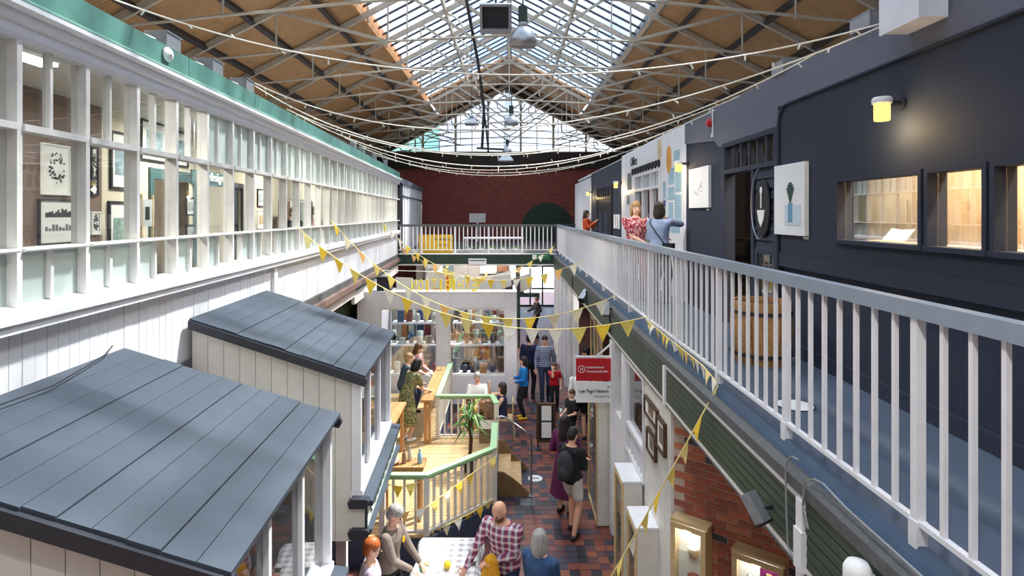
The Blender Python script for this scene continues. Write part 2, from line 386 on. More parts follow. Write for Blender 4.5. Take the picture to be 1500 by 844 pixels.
# ================================================================ ROOF
RS = .52; RZ = 12.35; GX = 3.88; EX = 7.5
zr = lambda x: RZ - RS * abs(x)
YE = 27.7
for s, nm in ((-1, 'left'), (1, 'right')):
    c = MB().prism([(s * GX, YB, zr(GX) + .08), (s * (EX + .3), YB, zr(EX + .3) + .08), (s * (EX + .3), YB, zr(EX + .3) + .2), (s * GX, YB, zr(GX) + .2)][::s], (0, YG - YB, 0)).obj('ceiling', M_board)
    tag(c, 'brown boarded roof slope on the %s of the rooflight' % nm, 'ceiling', kind='structure')
    for x in (4.46, 5.67, 6.72):
        MB().bar((s * x, YB, zr(x) + .0), (s * x, YG, zr(x) + .0), .10, .17, (s * .46, 0, .89)).obj('purlin', M_purlin, c)
    u = B('upstand', s * GX, s * (GX + .05), YB, YE, zr(GX) + .05, zr(GX) + .5, M_ply_sunlit if s < 0 else M_boards_shaded, c)
    u['label'] = 'plywood upstand below the glass, coloured orange as if sunlit' if s < 0 else 'boarded upstand below the glass, coloured grey as in shade'
    for k in range(13):
        y = 12.82 + 2.39 * (k - 5) + .6
        if y < YE: B('upstand_rib', s * (GX - .05), s * GX, y, y + .12, zr(GX) + .08, zr(GX) + .5, M_truss, u)
    cb = MB().prism([(0, YE, zr(0) + .34), (s * GX, YE, zr(GX) + .34), (s * GX, YE, zr(GX) + .46), (0, YE, zr(0) + .46)][::-s], (0, YG - YE, 0)).obj('end_bay_boarding', M_board, c)
    for k in range(14):
        a = k / 14 * GX
        MB().box(min(s * a, s * (a + .15)), max(s * a, s * (a + .15)), YE + .35, YE + .6, zr(a) + .18, zr(a) + .28).obj('verge_block', M_white, c)
    for x in (1.95,):
        MB().bar((s * x, YB, zr(x) + .05), (s * x, YE, zr(x) + .05), .07, .2, (0, 0, 1)).obj('glazing_purlin', M_truss, c)
    gy = .6; n = int((YE - YB) / gy)
    rl = thing('rooflight', (s * 2, 12, zr(2)), 'long glazed rooflight on the %s side of the ridge' % nm, 'rooflight', kind='structure')
    pane = MB().prism([(s * .05, -gy / 2, zr(.05) + .36), (s * GX, -gy / 2, zr(GX) + .36), (s * GX, -gy / 2, zr(GX) + .372), (s * .05, -gy / 2, zr(.05) + .372)][::-s], (0, gy, 0)).mesh('pane', M_roofglass)
    gbar = MB().bar((s * .05, 0, zr(.05) + .33), (s * GX, 0, zr(GX) + .33), .035, .06, (0, 0, 1)).mesh('glazing_bar', M_charcoal)
    for k in range(n):
        y = YB + gy * (k + .5)
        link('pane', pane, rl, loc=(0, y, 0)); link('glazing_bar', gbar, rl, loc=(0, y - gy / 2, 0))
rb = MB().box(-.08, .08, YB, YE, RZ + .22, RZ + .46).obj('ridge_beam', M_truss); tag(rb, 'pale ridge beam along the top of the rooflights', 'beam', kind='structure')
def make_truss():
    t = thing('roof_truss', (0, 0, 8.6), 'x', 'roof truss', 'roof trusses')
    for s in (-1, 1):
        MB().bar((0, 0, RZ - .02), (s * 7.3, 0, zr(7.3) - .02), .07, .14, (0, 0, 1)).obj('rafter', M_truss, t)
        MB().tube([(0, 0, 9.11), (s * 2.68, 0, 8.97), (s * 5.15, 0, 8.72), (s * 7.1, 0, 8.52)], .028, 6).obj('tie_rod', M_truss, t)
        MB().bar((0, 0, 9.13), (s * 2.66, 0, 10.9), .06, .07, (0, 1, 0)).obj('diagonal', M_truss, t)
        MB().tube([(s * 2.68, 0, 8.93), (s * 2.68, 0, 10.9)], .02, 6).obj('hanger', M_truss, t)
        MB().bar((s * 2.7, 0, 8.97), (s * 5.12, 0, 9.62), .06, .07, (0, 1, 0)).obj('strut', M_truss, t)
        MB().tube([(s * 5.15, 0, 8.66), (s * 5.15, 0, 9.62)], .02, 6).obj('hanger', M_truss, t)
        cv = MB().tube([(s * (1.95 - .55 * math.sin(a)), .02, zr(1.95) - .1 - .55 * (1 - math.cos(a))) for a in [math.pi / 2 * q / 6 for q in range(7)]], .03, 5)
        cv.obj('curved_bracket', M_truss, t)
    MB().tube([(0, 0, 9.05), (0, 0, RZ)], .022, 6).obj('king_rod', M_truss, t)
    B('rod_coupling', -.35, .35, -.025, .025, 9.08, 9.13, M_truss, t)
    return t
def copy_tree(o, parent=None):
    c = o.copy(); COL.objects.link(c)
    if parent is not None: c.parent = parent; c.matrix_parent_inverse = o.matrix_parent_inverse.copy()
    for ch in o.children: copy_tree(ch, c)
    return c
tr0 = make_truss(); ys = [12.82 + 2.39 * k for k in range(-3, 9)]
for i, y in enumerate(reversed(ys)):
    t = tr0 if i == 0 else copy_tree(tr0)
    t.location = (0, y, 8.6); t['label'] = 'pale iron roof truss, %s counted from the gable window' % ORD[i]

# ================================================================ LEFT GALLERY
U0, U1 = 2.6, 22.0
zs0, zs1 = 4.565, 6.27
sl_ = tag(B('floor', -4.4, 0, U0 - 2, U1, 3.5, 3.65, M_carpet, T=lw), 'grey floor of the left gallery rooms', 'floor', kind='structure')
lb = thing('wall_boarded', (LX(12), 12, 3.54), 'bright white tongue and groove boarded wall under the long gallery windows', 'wall', kind='structure')
bw = .11; bme = None
for k in range(int((U1 - U0) / bw)):
    u = U0 + k * bw
    MB().box(-.09, -.05 - .004 * R.random(), u + .003, u + bw - .003, 3.54, 4.42, lw).obj('board', M_white, lb)
B('backing', -.12, -.08, U0, U1, 3.54, 4.42, M_white2, lb, lw)
B('corner_post', -.06, 0, 8.42, 8.56, 3.54, 4.42, M_white, lb, lw)
# gutter band beneath the boards
gb = thing('gutter_band', (LX(15), 15, 3.15), 'brown gutter over a pale pink fascia under the white boarded wall', 'gutter', kind='structure')
MB().prism([(-.06, U0, 3.54), (.06, U0, 3.5), (.08, U0, 3.40), (-.06, U0, 3.38)], (0, 19.4, 0), lw).obj('gutter', mat('brown_gutter_paint', (112, 88, 80), .5, .15), gb)
for k in range(7):
    B('fascia_panel', -.08, -.02, U0 + k * 1.65 + .01, U0 + (k + 1) * 1.65 - .01, 3.15, 3.38, mat('pale_pink_fascia', (214, 200, 196), .6, .05) if k == 0 else bpy.data.materials['pale_pink_fascia'], gb, lw)
B('fascia_panel', -.08, -.02, U0 + 7 * 1.65, U1, 3.26, 3.40, M_green, gb, lw)
B('lower_panel', -.12, -.04, U0 + 7 * 1.65, U1, 2.95, 3.24, M_white2, gb, lw)
tag(B('wall_ground', -.6, -.45, U0, U1, 0, 3.5, mat('deep_green_wall', (46, 70, 44), .7, .12), T=lw), 'deep green wall of the stalls under the left gallery', 'wall', kind='structure')
# the long window
wn = thing('window_2', (LX(12), 12, 4.4), 'long row of white framed windows along the left gallery', 'window', kind='structure')
MB().prism([(-.12, U0, 4.575), (.05, U0, 4.535), (.05, U0, 4.50), (.075, U0, 4.50), (.075, U0, 4.465), (.05, U0, 4.465), (.05, U0, 4.40), (-.12, U0, 4.40)], (0, U1 - U0, 0), lw).obj('sill', M_white, wn)
MB().prism([(-.13, U0, 6.27), (.0, U0, 6.27), (.015, U0, 6.30), (.02, U0, 6.36), (.05, U0, 6.38), (.06, U0, 6.43), (.10, U0, 6.45), (.10, U0, 6.48), (-.13, U0, 6.48)], (0, U1 - U0, 0), lw).obj('head_moulding', M_white, wn)
clear_low = {(2, 1), (3, 1), (4, 1), (5, 0), (6, 1), (7, 0), (9, 0), (11, 0)}
pw = .6545
for n in range(-1, 28):
    ue = 3.746 + pw * n; ub = ue + pw - .045
    if n >= -1: B('post', -.115, 0, ue - .045, ue, zs0 - .02, zs1 + .01, M_white2, wn, lw)
    if ub > U1 + .2: continue
    ub = min(ub, U1)
    B('transom', -.11, .018, ue, ub, 5.69, 5.735, M_white2, wn, lw)
    um = (ue + ub) / 2
    B('slim_mullion', -.09, -.035, um - .014, um + .014, 5.735, zs1, M_white2, wn, lw)
    MB().prism([(-.10, ue, 4.905), (.02, ue, 4.905), (.03, ue, 4.917), (.02, ue, 4.93), (-.10, ue, 4.93)], (0, ub - ue, 0), lw).obj('low_rail', M_white2, wn)
    B('slim_mullion', -.09, -.03, um - .016, um + .016, zs0, 4.905, M_white2, wn, lw)
    top = M_glass if n < 4 else M_frost
    for a, b in ((ue, um - .014), (um + .014, ub)):
        B('pane', -.075, -.068, a, b, 5.735, zs1, top, wn, lw)
    B('pane', -.075, -.068, ue, ub, 4.93, 5.69, M_glass, wn, lw)
    for q, (a, b) in enumerate(((ue, um - .016), (um + .016, ub))):
        B('pane', -.075, -.068, a, b, zs0, 4.905, M_glass if (n, q) in clear_low else M_frost, wn, lw)
# fascia / gutter over the windows
fa = thing('fascia', (LX(12), 12, 6.48), 'long sea green painted fascia above the left gallery windows', 'fascia', kind='structure')
for k in range(6):
    a = U0 + k * 3.25
    B('fascia_board', -.16, .03, a + .004, min(a + 3.246, U1), 6.48, 6.73, M_green, fa, lw)
MB().prism([(.03, U0, 6.485), (.09, U0, 6.50), (.09, U0, 6.51), (.03, U0, 6.52)], (0, U1 - U0, 0), lw).obj('gutter_lip', mat('pale_green_edge', (150, 190, 176), .5, .1), fa)
tag(B('ceiling', -4.4, -.12, U0 - 2, U1, 6.70, 6.76, M_ceil, T=lw), 'pale ceiling of the left gallery rooms', 'ceiling', kind='structure')
tag(B('wall_room', -2.62, -2.5, U0, 8.41 + .0, 3.65, 6.70, M_brown, T=lw), 'brown painted picture wall inside the left gallery room', 'wall', kind='structure')
wr2 = MB().box(-2.62, -2.5, 8.41, 9.6, 3.65, 6.7, lw).box(-2.62, -2.5, 11.2, 12.6, 3.65, 6.7, lw).box(-2.62, -2.5, 13.4, U1, 3.65, 6.7, lw).box(-2.62, -2.5, 9.6, 11.2, 5.75, 6.7, lw).box(-2.62, -2.5, 12.6, 13.4, 5.75, 6.7, lw).obj('wall_room', M_roomcream)
tag(wr2, 'cream painted inner wall with teal doorway inside the left gallery', 'wall', kind='structure')
tag(B('wall_room', -4.4, -4.3, U0, U1, 3.65, 6.7, M_roomcream, T=lw), 'cream wall of the shop beyond the teal doorway', 'wall', kind='structure')
tag(B('wall_room', -2.5, -.12, U1 - .15, U1, 3.65, 6.7, M_roomcream, T=lw), 'cream cross wall closing the far end of the gallery room', 'wall', kind='structure')
td = thing('door_2', (LX(10.4) - 2.5, 10.4, 3.65), 'teal framed doorway in the cream gallery wall', 'door', kind='structure')
for u in (9.6, 11.1): B('jamb', -2.5, -2.46, u, u + .12, 3.65, 5.75, M_teal, td, lw)
B('lintel', -2.5, -2.46, 9.6, 11.22, 5.75, 5.93, M_teal, td, lw)
dd = thing('door_3', (LX(13) - 2.5, 13, 3.65), 'dark narrow doorway further along the cream gallery wall', 'door', kind='structure')
for u in (12.56, 13.36): B('jamb', -2.5, -2.45, u, u + .08, 3.65, 5.75, M_charcoal, dd, lw)
B('lintel', -2.5, -2.45, 12.56, 13.44, 5.75, 5.85, M_charcoal, dd, lw)
B('leaf', -2.6, -2.55, 12.64, 13.36, 3.65, 5.75, M_charcoal, dd, lw)
# ---- white corrugated screen and dark gap panel between the windows and the brick wall
tag(B('wall_dark_gap', -.2, .02, 22.05, 22.9, 3.65, 6.5, M_charcoal, T=lw), 'charcoal panel painted as the dark gap at the end of the long window row', 'wall', kind='structure')  # dark gap made as a solid panel, its darkness in the colour
cs = thing('wall_screen', (LX(27), 27, 3.65), 'white boarded screen between the window row and the brick wall', 'wall', kind='structure')
for k in range(15):
    u = 22.95 + k * .55
    B('board', -.1, .0 + .02 * (k % 2), u + .01, u + .54, 3.65, 6.35, M_white, cs, lw)
B('trim', -.1, .05, 22.95, 31.2, 5.86, 5.9, M_grey, cs, lw)
B('coping', -.2, .06, 22.0, 31.2, 6.35, 6.55, M_grey, cs, lw)
# ================================================================ RIGHT GALLERY
XR, XW, XE, ZG = 1.81, 3.0, 1.70, 3.65
gf = MB().box(1.76, XW + .1, 1.0, 22.0, 3.5, ZG).obj('floor', M_bluefloor); tag(gf, 'blue grey painted walkway of the right gallery', 'floor', kind='structure')
MB().prism([(1.72, 1.0, 3.60), (1.76, 1.0, 3.655), (1.83, 1.0, 3.655), (1.83, 1.0, 3.69), (1.80, 1.0, 3.69), (1.76, 1.0, 3.64)], (0, 21, 0)).obj('kerb', M_apron, gf)
tag(B('floor', XW + .1, 7.5, 1.0, 26.3, 3.5, ZG, M_carpet), 'dark floor of the rooms behind the navy wall', 'floor', kind='structure')
tag(B('ceiling', XW + .12, 7.5, 1.0, 26.3, 6.62, 6.70, M_ceil), 'pale ceiling over the rooms behind the navy wall', 'ceiling', kind='structure')
# ---- railing
rg = thing('railing', (XR, 12, ZG), 'long white baluster railing with grey handrail along the right gallery', 'railing')
B('handrail', 1.785, 1.855, 1.2, 22.0, 4.69, 4.765, M_railgrey, rg)
B('bottom_rail', 1.80, 1.83, 1.2, 22.0, 3.775, 3.80, M_white, rg)
bm_ = MB().box(-.011, .011, -.011, .011, 0, .89).mesh('baluster', M_white); pm_ = MB().box(-.021, .021, -.021, .021, 0, 1.03).mesh('post', M_white)
ft_ = MB().box(-.027, .027, -.027, .027, 0, .14).mesh('post_foot', M_white)
for i in range(-119, 16):
    y = 3.80 - .153 * i
    if i % 8 == 0:
        p = link('post', pm_, rg, loc=(1.815, y, 3.66)); link('post_foot', ft_, p, loc=(1.815, y, 3.655))
    else: link('baluster', bm_, rg, loc=(1.815, y, 3.80))
# ---- outer edge: gutter, white strip, shiplap fascia, posts
ed = thing('fascia', (XE, 8, 3.13), 'weathered green shiplap fascia with grey gutter under the right walkway', 'fascia', kind='structure')
MB().prism([(1.66, 1.0, 3.545), (1.655, 1.0, 3.62), (1.69, 1.0, 3.66), (1.76, 1.0, 3.62), (1.76, 1.0, 3.545)], (0, 21, 0)).obj('gutter', M_gutter, ed)
B('white_strip', 1.675, 1.72, 3.3, 6.25, 3.50, 3.545, M_white, ed)
M_gapshade = mat('painted_gap_shade', (12, 14, 13), .9, .02)  # near black for strips that paint the shade between boards
for k in range(6):
    z = 3.155 + k * .064
    MB().prism([(1.674, 1.0, z), (1.68, 1.0, z + .053), (1.73, 1.0, z + .053), (1.73, 1.0, z)], (0, 21, 0)).obj('shiplap_board', M_shiplap, ed)
    B('gap_shade_strip', 1.679, 1.73, 1.0, 22, z + .053, z + .064, M_gapshade, ed)  # strip fills the gap, shade painted in
B('backing', 1.715, 1.76, 1.0, 22, 3.155, 3.54, M_black, ed)
B('bottom_trim', 1.675, 1.76, 1.0, 22, 3.115, 3.155, M_white2, ed)
B('trim_edge', 1.67, 1.70, 1.0, 22, 3.10, 3.118, M_gutter, ed)
for y, zb in ((6.2, 3.1), (3.28, 0.0)):
    q = B('cover_post', 1.655, 1.72, y, y + .075, zb, 3.52, M_white, ed)
    if zb < 1: B('post_cap', 1.645, 1.73, y - .008, y + .083, 3.12, 3.35, M_white, q)
for y in (9.6, 12.5, 15.3): B('bracket', 1.65, 1.672, y, y + .05, 3.2, 3.5, M_charcoal, ed)
# ---- back wall, in bays of different paint
def wallbox(nm, y0, y1, z0, z1, m, par, x0=XW, x1=XW + .12): return B(nm, x0, x1, y0, y1, z0, z1, m, par)
wv = thing('wall_navy', (XW, 4.8, ZG), 'navy painted shop wall with three windows along the right gallery', 'wall', kind='structure')
wins = [(2.55, 3.563), (3.658, 4.133), (4.231, 5.27)]
wallbox('panel', 1.0, 6.44, 5.444, 6.14, M_navy, wv)
wallbox('panel', 1.0, 6.44, 4.73, 4.923, M_navy, wv)
wallbox('dado', 1.0, 6.44, 4.58, 4.73, M_navy, wv, XW - .012)
wallbox('base', 1.0, 6.44, 3.78, 4.58, M_navy, wv, XW + .04)
wallbox('skirting', 1.0, 6.44, 3.65, 3.78, M_navy, wv, XW + .01)
for a, b in ((5.27, 6.44), (4.133, 4.231), (3.563, 3.658), (1.0, 2.55)): wallbox('pier', a, b, 4.923, 5.444, M_navy, wv)
# rounded top corner of the navy bay against the grey band
pts = [(XW, 6.44 - .2 + .2 * math.sin(a), 6.14 + .2 * math.cos(a)) for a in [math.pi / 2 * k / 8 for k in range(9)]]
MB().prism([(XW, 1.0, 6.14), (XW, 1.0, 6.34)] + pts, (.12, 0, 0)).obj('top_panel', M_navy, wv)
B('corner_fill', XW + .03, XW + .12, 6.2, 6.44, 6.1, 6.34, M_grey, wv)
MB().tube([(XW - .015, 1.0, 6.34)] + [(XW - .015, p[1], p[2]) for p in pts] + [(XW - .015, 6.44, 5.0), (XW - .015, 6.44, 3.7)], .014, 5).obj('edge_bead', M_navy, wv)
for k, (a, b) in enumerate(wins):
    w = thing('window_%d' % (3 + k), (XW, a, 4.9), ('navy framed gallery window cut off by the right edge', 'narrower navy framed window with a dark screen seen inside', 'wide navy framed window with papers on its sill')[k], 'window', kind='structure')
    for y in (a - .035, b): B('frame_side', XW - .025, XW + .03, y, y + .035, 4.89, 5.48, M_navy, w)
    B('frame_head', XW - .025, XW + .03, a - .035, b + .035, 5.444, 5.48, M_navy, w)
    B('sill', XW - .035, XW + .05, a - .04, b + .04, 4.885, 4.923, M_navy, w)
    B('pane', XW + .05, XW + .058, a, b, 4.923, 5.444, M_reflglass, w)
tag(B('wall_lining', XW + .95, XW + 1.0, 1.0, 6.4, ZG, 6.6, wood('pale_board_lining', (222, 190, 146), (190, 150, 104), stretch=(6, 6, .6))), 'pale timber lined wall seen through the navy windows', 'wall', kind='structure')
scn = thing('flat_screen', (XW + .92, 3.62, 4.9), 'black flat screen on the timber lining behind the narrow window', 'screen')
B('bezel', XW + .915, XW + .948, 3.95, 4.35, 5.02, 5.28, M_black, scn); B('glass_face', XW + .910, XW + .914, 3.96, 4.34, 5.03, 5.27, mat('screen_black', (20, 22, 26), .15, .02), scn)
lf = thing('leaflet', (XW + .2, 4.75, 4.93), 'open white leaflet propped on the wide window sill', 'leaflet')
for s in (-1, 1): MB().prism([(XW + .12, 4.72, 4.935), (XW + .2, 4.72, 5.02), (XW + .203, 4.72 + s * .14, 5.03), (XW + .123, 4.72 + s * .14, 4.94)], (.003, 0, .003)).obj('page', M_paper, lf)
tag(B('shelf', XW + .1, XW + .4, 2.6, 5.3, 4.88, 4.915, M_pine), 'pale shelf behind the navy shop windows', 'shelf')
# grey band over everything
gb2 = thing('wall_band', (XW, 6, 6.34), 'mid grey painted band along the top of the right gallery wall', 'wall', kind='structure')
wallbox('band', 1.0, 6.44, 6.34, 6.70, M_grey, gb2, XW - .02)
MB().prism([(XW - .02, 6.44, 6.70), (XW - .02, 6.44, 6.1), (XW - .02, 8.25, 6.1), (XW - .02, 8.45, 6.22), (XW - .02, 9.85, 6.34), (XW - .02, 9.85, 6.70)], (.14, 0, 0)).obj('band', M_grey, gb2)
# ---- doorway bay
db = thing('door_4', (XW, 7.3, ZG), 'navy shop doorway with a six light transom and an oval plaque panel', 'door', kind='structure')
for y in (6.44, 8.02): B('jamb', XW - .03, XW + .12, y, y + .09, ZG, 6.1, M_navy, db)
B('jamb', XW - .02, XW + .1, 7.08, 7.16, ZG, 5.70, M_navy, db)
for z in (5.70, 6.07): B('head_rail', XW - .03, XW + .12, 6.44, 8.11, z, z + .06, M_navy, db)
for k in range(7):
    y = 6.53 + k * .249
    if 0 < k < 6: B('glazing_bar', XW, XW + .06, y - .025, y + .025, 5.76, 6.07, M_navy, db)
    if k < 6: B('transom_pane', XW + .03, XW + .036, y, y + .249, 5.76, 6.07, M_reflglass, db)
for k in range(8): MB().prism([(XW - .005, 6.53, 4.72 + k * .122), (XW + .02, 6.53, 4.72 + k * .122), (XW + .035, 6.53, 4.842 + k * .122), (XW + .02, 6.53, 4.842 + k * .122)], (0, .55, 0)).obj('shiplap_board', M_navy, db)
B('lower_pane', XW + .02, XW + .028, 6.53, 7.0, 3.75, 4.70, M_reflglass, db)
B('lower_frame', XW - .01, XW + .05, 7.0, 7.08, 3.65, 4.72, M_navy, db)
B('lower_frame', XW - .01, XW + .05, 6.53, 7.08, 4.68, 4.73, M_navy, db)
pq = thing('oval_plaque', (XW - .03, 6.8, 4.9), 'black oval plaque with a white garden fork emblem beside the doorway', 'plaque')
MB().lathe([(.001, 0), (.33, 0), (.34, .012), (.33, .024), (.001, .024)], (XW - .032, 6.82, 5.22), 28, Matrix.Rotation(math.pi / 2, 3, 'Y') @ Matrix.Diagonal((1, .56, 1))).obj('plate', M_ink, pq)
e = MB().box(XW - .048, XW - .036, 6.81, 6.83, 5.22, 5.42); e.ball((XW - .042, 6.82, 5.43), (.006, .035, .045)); e.prism([(XW - .048, 6.72, 5.20), (XW - .048, 6.92, 5.20), (XW - .048, 6.88, 5.08), (XW - .048, 6.82, 5.0), (XW - .048, 6.76, 5.08)], (.012, 0, 0))
e.obj('emblem', M_paper, pq)
MB().tube([(XW - .05, 6.82 + .26 * math.cos(a), 5.27 + .42 * math.sin(a)) for a in [math.pi * (-.45 + .9 * k / 16) for k in range(17)]], .008, 5).obj('silver_rim', M_steel, pq)
# room behind the doorway: shelves with cards
sh = thing('shelf_unit', (XW + .9, 7.5, ZG), 'dark shelf unit with small cards inside the shop doorway', 'shelf')
for z in (3.9, 4.15, 4.45, 4.75): B('shelf_board', XW + .5, XW + .9, 6.9, 9.4, z, z + .03, M_darkwood if z > 4 else M_pine, sh)
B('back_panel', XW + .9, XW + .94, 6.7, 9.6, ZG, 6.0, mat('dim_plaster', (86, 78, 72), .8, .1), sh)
for k in range(3): tag(B('greeting_card', XW + .62, XW + .64, 8.1 + k * .22, 8.24 + k * .22, 4.48, 4.62, M_paper), ('white card on the doorway shelf nearest the plaque', 'middle white card on the doorway shelf', 'white card on the doorway shelf furthest inside')[k], 'card')
tag(MB().lathe([(.14, 0), (.17, .12), (.16, .3), (.10, .36)], (XW + .7, 7.45, 4.78), 14).obj('grey_vase', M_grey, smooth=True), 'grey rounded vase on the top shelf inside the doorway', 'vase')
tag(B('paper_sheet', XW + .885, XW + .899, 7.0, 7.22, 4.85, 5.35, M_paper), 'white paper sheet hanging inside the doorway', 'paper')
# wooden barrel on the walkway
br = thing('barrel', (2.55, 6.0, ZG), 'brown wooden half barrel standing by the shop doorway', 'barrel')
c0 = Vector((2.58, 5.95, ZG))
for k in range(14):
    a0 = 2 * math.pi * k / 14; a1 = a0 + 2 * math.pi / 14 - .03
    V = []
    for z, r in ((0, .27), (.3, .30), (.62, .29)):
        V += [c0 + Vector((r * math.cos(a), r * math.sin(a), z)) for a in (a0, a1)] + [c0 + Vector(((r - .03) * math.cos(a), (r - .03) * math.sin(a), z)) for a in (a1, a0)]
    MB().add(V, [(3, 2, 1, 0), (8, 9, 10, 11)] + [(q * 4 + i, q * 4 + (i + 1) % 4, q * 4 + 4 + (i + 1) % 4, q * 4 + 4 + i) for q in range(2) for i in range(4)]).obj('stave', M_oak, br)
for z in (.08, .5): MB().lathe([(.30, z), (.307, z), (.307, z + .03), (.30, z + .03)], c0, 20).obj('hoop', M_charcoal, br)
MB().lathe([(.001, .55), (.27, .55), (.27, .57), (.001, .57)], c0, 16).obj('soil', M_darkwood, br)
mk = MB().lathe([(.001, .0), (.15, .0), (.15, .004), (.001, .004)], (2.24, 4.55, ZG), 28).obj('floor_sticker', M_ink); tag(mk, 'round black and white sticker on the blue walkway', 'sticker')
MB().lathe([(.001, .0), (.135, .0), (.135, .006), (.001, .006)], (2.24, 4.55, ZG), 28).obj('white_disc', M_paper, mk)
# ---- navy bay with artwork, office bay, far navy bay, white end bay
wn2 = thing('wall_navy', (XW, 9, ZG), 'short navy bay of wall between the doorway and the white office', 'wall', kind='structure')
wallbox('panel', 8.11, 9.85, 4.2, 6.34, M_navy, wn2, XW + .005); wallbox('base', 8.11, 9.85, ZG, 4.2, M_navy, wn2, XW + .015)
wo_ = thing('wall_office', (XW, 12.6, ZG), 'white painted office wall covered in notices', 'wall', kind='structure')
wallbox('panel', 9.85, 11.5, ZG, 6.70, M_white, wo_); wallbox('panel', 13.8, 15.5, ZG, 6.70, M_white, wo_); wallbox('panel', 11.5, 13.8, 6.06, 6.70, M_white, wo_)
wallbox('base', 9.85, 11.5, ZG, 4.2, M_white, wo_, XW - .02); wallbox('joint', 11.45, 11.47, ZG, 6.7, M_white2, wo_, XW - .012)
of = text('Office', .30, M_ink, frame_M((XW - .006, 14.35, 6.33), (0, -1, 0), (0, 0, 1)), wo_)
od = thing('door_5', (XW, 12.6, ZG), 'white framed office door and window with a row of transom lights', 'door', kind='structure')
for y in (11.5, 12.2, 12.95, 13.72): B('frame_post', XW - .03, XW + .09, y, y + .08, ZG, 6.06, M_white, od)
for z in (5.68, 6.02): B('frame_rail', XW - .03, XW + .09, 11.5, 13.8, z, z + .06, M_white, od)
for k in range(1, 9): B('glazing_bar', XW, XW + .05, 11.56 + k * .25, 11.6 + k * .25, 5.74, 6.02, M_white, od)
for k in range(3): B('pane', XW + .03, XW + .036, 11.58 + .74 * k, 12.2 + .74 * k, 4.5, 5.68, M_reflglass, od)
for k in range(3): B('lower_panel', XW + .01, XW + .05, 11.58 + .74 * k, 12.2 + .74 * k, ZG, 4.5, M_white, od)
B('transom_glass', XW + .03, XW + .036, 11.58, 13.72, 5.74, 6.02, M_reflglass, od)
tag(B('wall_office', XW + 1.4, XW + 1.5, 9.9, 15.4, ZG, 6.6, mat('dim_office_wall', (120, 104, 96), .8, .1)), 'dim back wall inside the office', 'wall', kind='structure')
M_notice = stripes('printed_blue_notice', (168, 200, 214), (96, 130, 150), 2, .035, .72, .7)
def plate(nm, x0, x1, y0, y1, m, label, cat, xo=.012, T=None):
    """flat board on the navy/office wall plane, from its photograph pixels at its near and far edges"""
    a = PX(x0, y0, XW); b = PX(x1, y1, XW)
    za = CZ + (VY - y0) * a.y / F; zb = CZ + (VY - y1) * b.y / F
    o = B(nm, XW - xo, XW - .001, b.y, a.y, zb, za, m); return tag(o, label, cat)
nx = lambda z: 840 + z / 4.965
ny = lambda z: 180 + z / 4.965
for i, (a, b, c, d) in enumerate([(735, 775, 205, 270), (695, 735, 335, 440), (745, 790, 345, 495), (690, 735, 470, 555), (740, 785, 525, 735), (695, 725, 580, 720), (710, 775, 752, 805)]):
    plate('notice', nx(a), nx(b), ny(c), ny(d), M_notice, 'pale blue printed notice on the office wall, ' + ('topmost beside the orange oval', 'left one under the orange oval', 'tall one just right of the lit sconce', 'square one in the middle', 'tallest, right of the middle', 'narrow lower left one', 'lowest of all')[i], 'notice')
plate('notice', nx(655), nx(672), ny(430), ny(550), M_notice, 'narrow grey notice beside the office window frame', 'notice')
plate('shield_sign', nx(655), nx(671), ny(565), ny(610), mat('shield_blue', (70, 86, 140), .6, .05), 'small dark blue shield sign below the narrow grey notice', 'sign')
plate('poster', nx(395), nx(422), ny(372), ny(485), mat('grey_poster', (120, 124, 120), .7, .4, 30), 'dark grey picture poster left of the office transom', 'poster')
plate('poster', nx(390), nx(408), ny(530), ny(590), mat('small_poster', (150, 152, 150), .7, .4, 30), 'small grey poster low on the far office wall', 'poster')
for k, (zx, zy, r1, r2, col, lb_) in enumerate([(697, 268, .10, .27, (222, 158, 70), 'orange oval sign high on the office wall above the sconce'), (629, 202, .09, .24, (212, 190, 150), 'tan oval sign at the top of the office wall')]):
    p = PX(nx(zx), ny(zy), XW)
    tag(MB().lathe([(.001, 0), (.95, 0), (1, .5), (.95, 1), (.001, 1)], (XW - .02, p.y, p.z), 20, Matrix.Rotation(math.pi / 2, 3, 'Y') @ Matrix.Diagonal((r2, r1 * 1.4, .02))).obj('oval_sign', mat('oval_%d' % k, col, .6, .1)), lb_, 'sign')
for k in range(10):
    y = 14.1 - k * .27
    tag(MB().prism([(XW - .035, y, 6.24), (XW - .035, y - .17, 6.24), (XW - .035, y - .17, 6.15), (XW - .035, y - .085, 6.09), (XW - .035, y, 6.15)], (.03, 0, 0)).obj('scalloped_pennant', M_ink), 'small black shield shaped pennant over the office transom, %s from the far end' % ORD[k], 'pennant', 'black pennants over the office transom')
fn = thing('wall_navy', (XW, 18.5, ZG), 'far navy bay with a dark panelled door beyond the office', 'wall', kind='structure')
wallbox('panel', 15.5, 21.3, ZG, 6.62, M_navy, fn, XW + .01)
dk = thing('door_6', (XW, 18.3, ZG), 'dark panelled door with a barred transom in the far navy bay', 'door', kind='structure')
for y in (16.9, 19.6): B('jamb', XW - .04, XW + .005, y, y + .12, ZG, 6.0, M_charcoal, dk)
B('head_rail', XW - .04, XW + .005, 16.9, 19.72, 5.62, 5.7, M_charcoal, dk); B('leaf', XW - .02, XW + .005, 17.02, 19.6, ZG, 5.62, M_charcoal, dk)
for k in range(6): B('transom_bar', XW - .03, XW + .005, 17.1 + k * .45, 17.2 + k * .45, 5.7, 6.0, M_charcoal, dk)
for y in (17.5, 18.6): B('door_panel', XW - .035, XW - .02, y, y + .7, 4.0, 5.2, M_navy, dk)
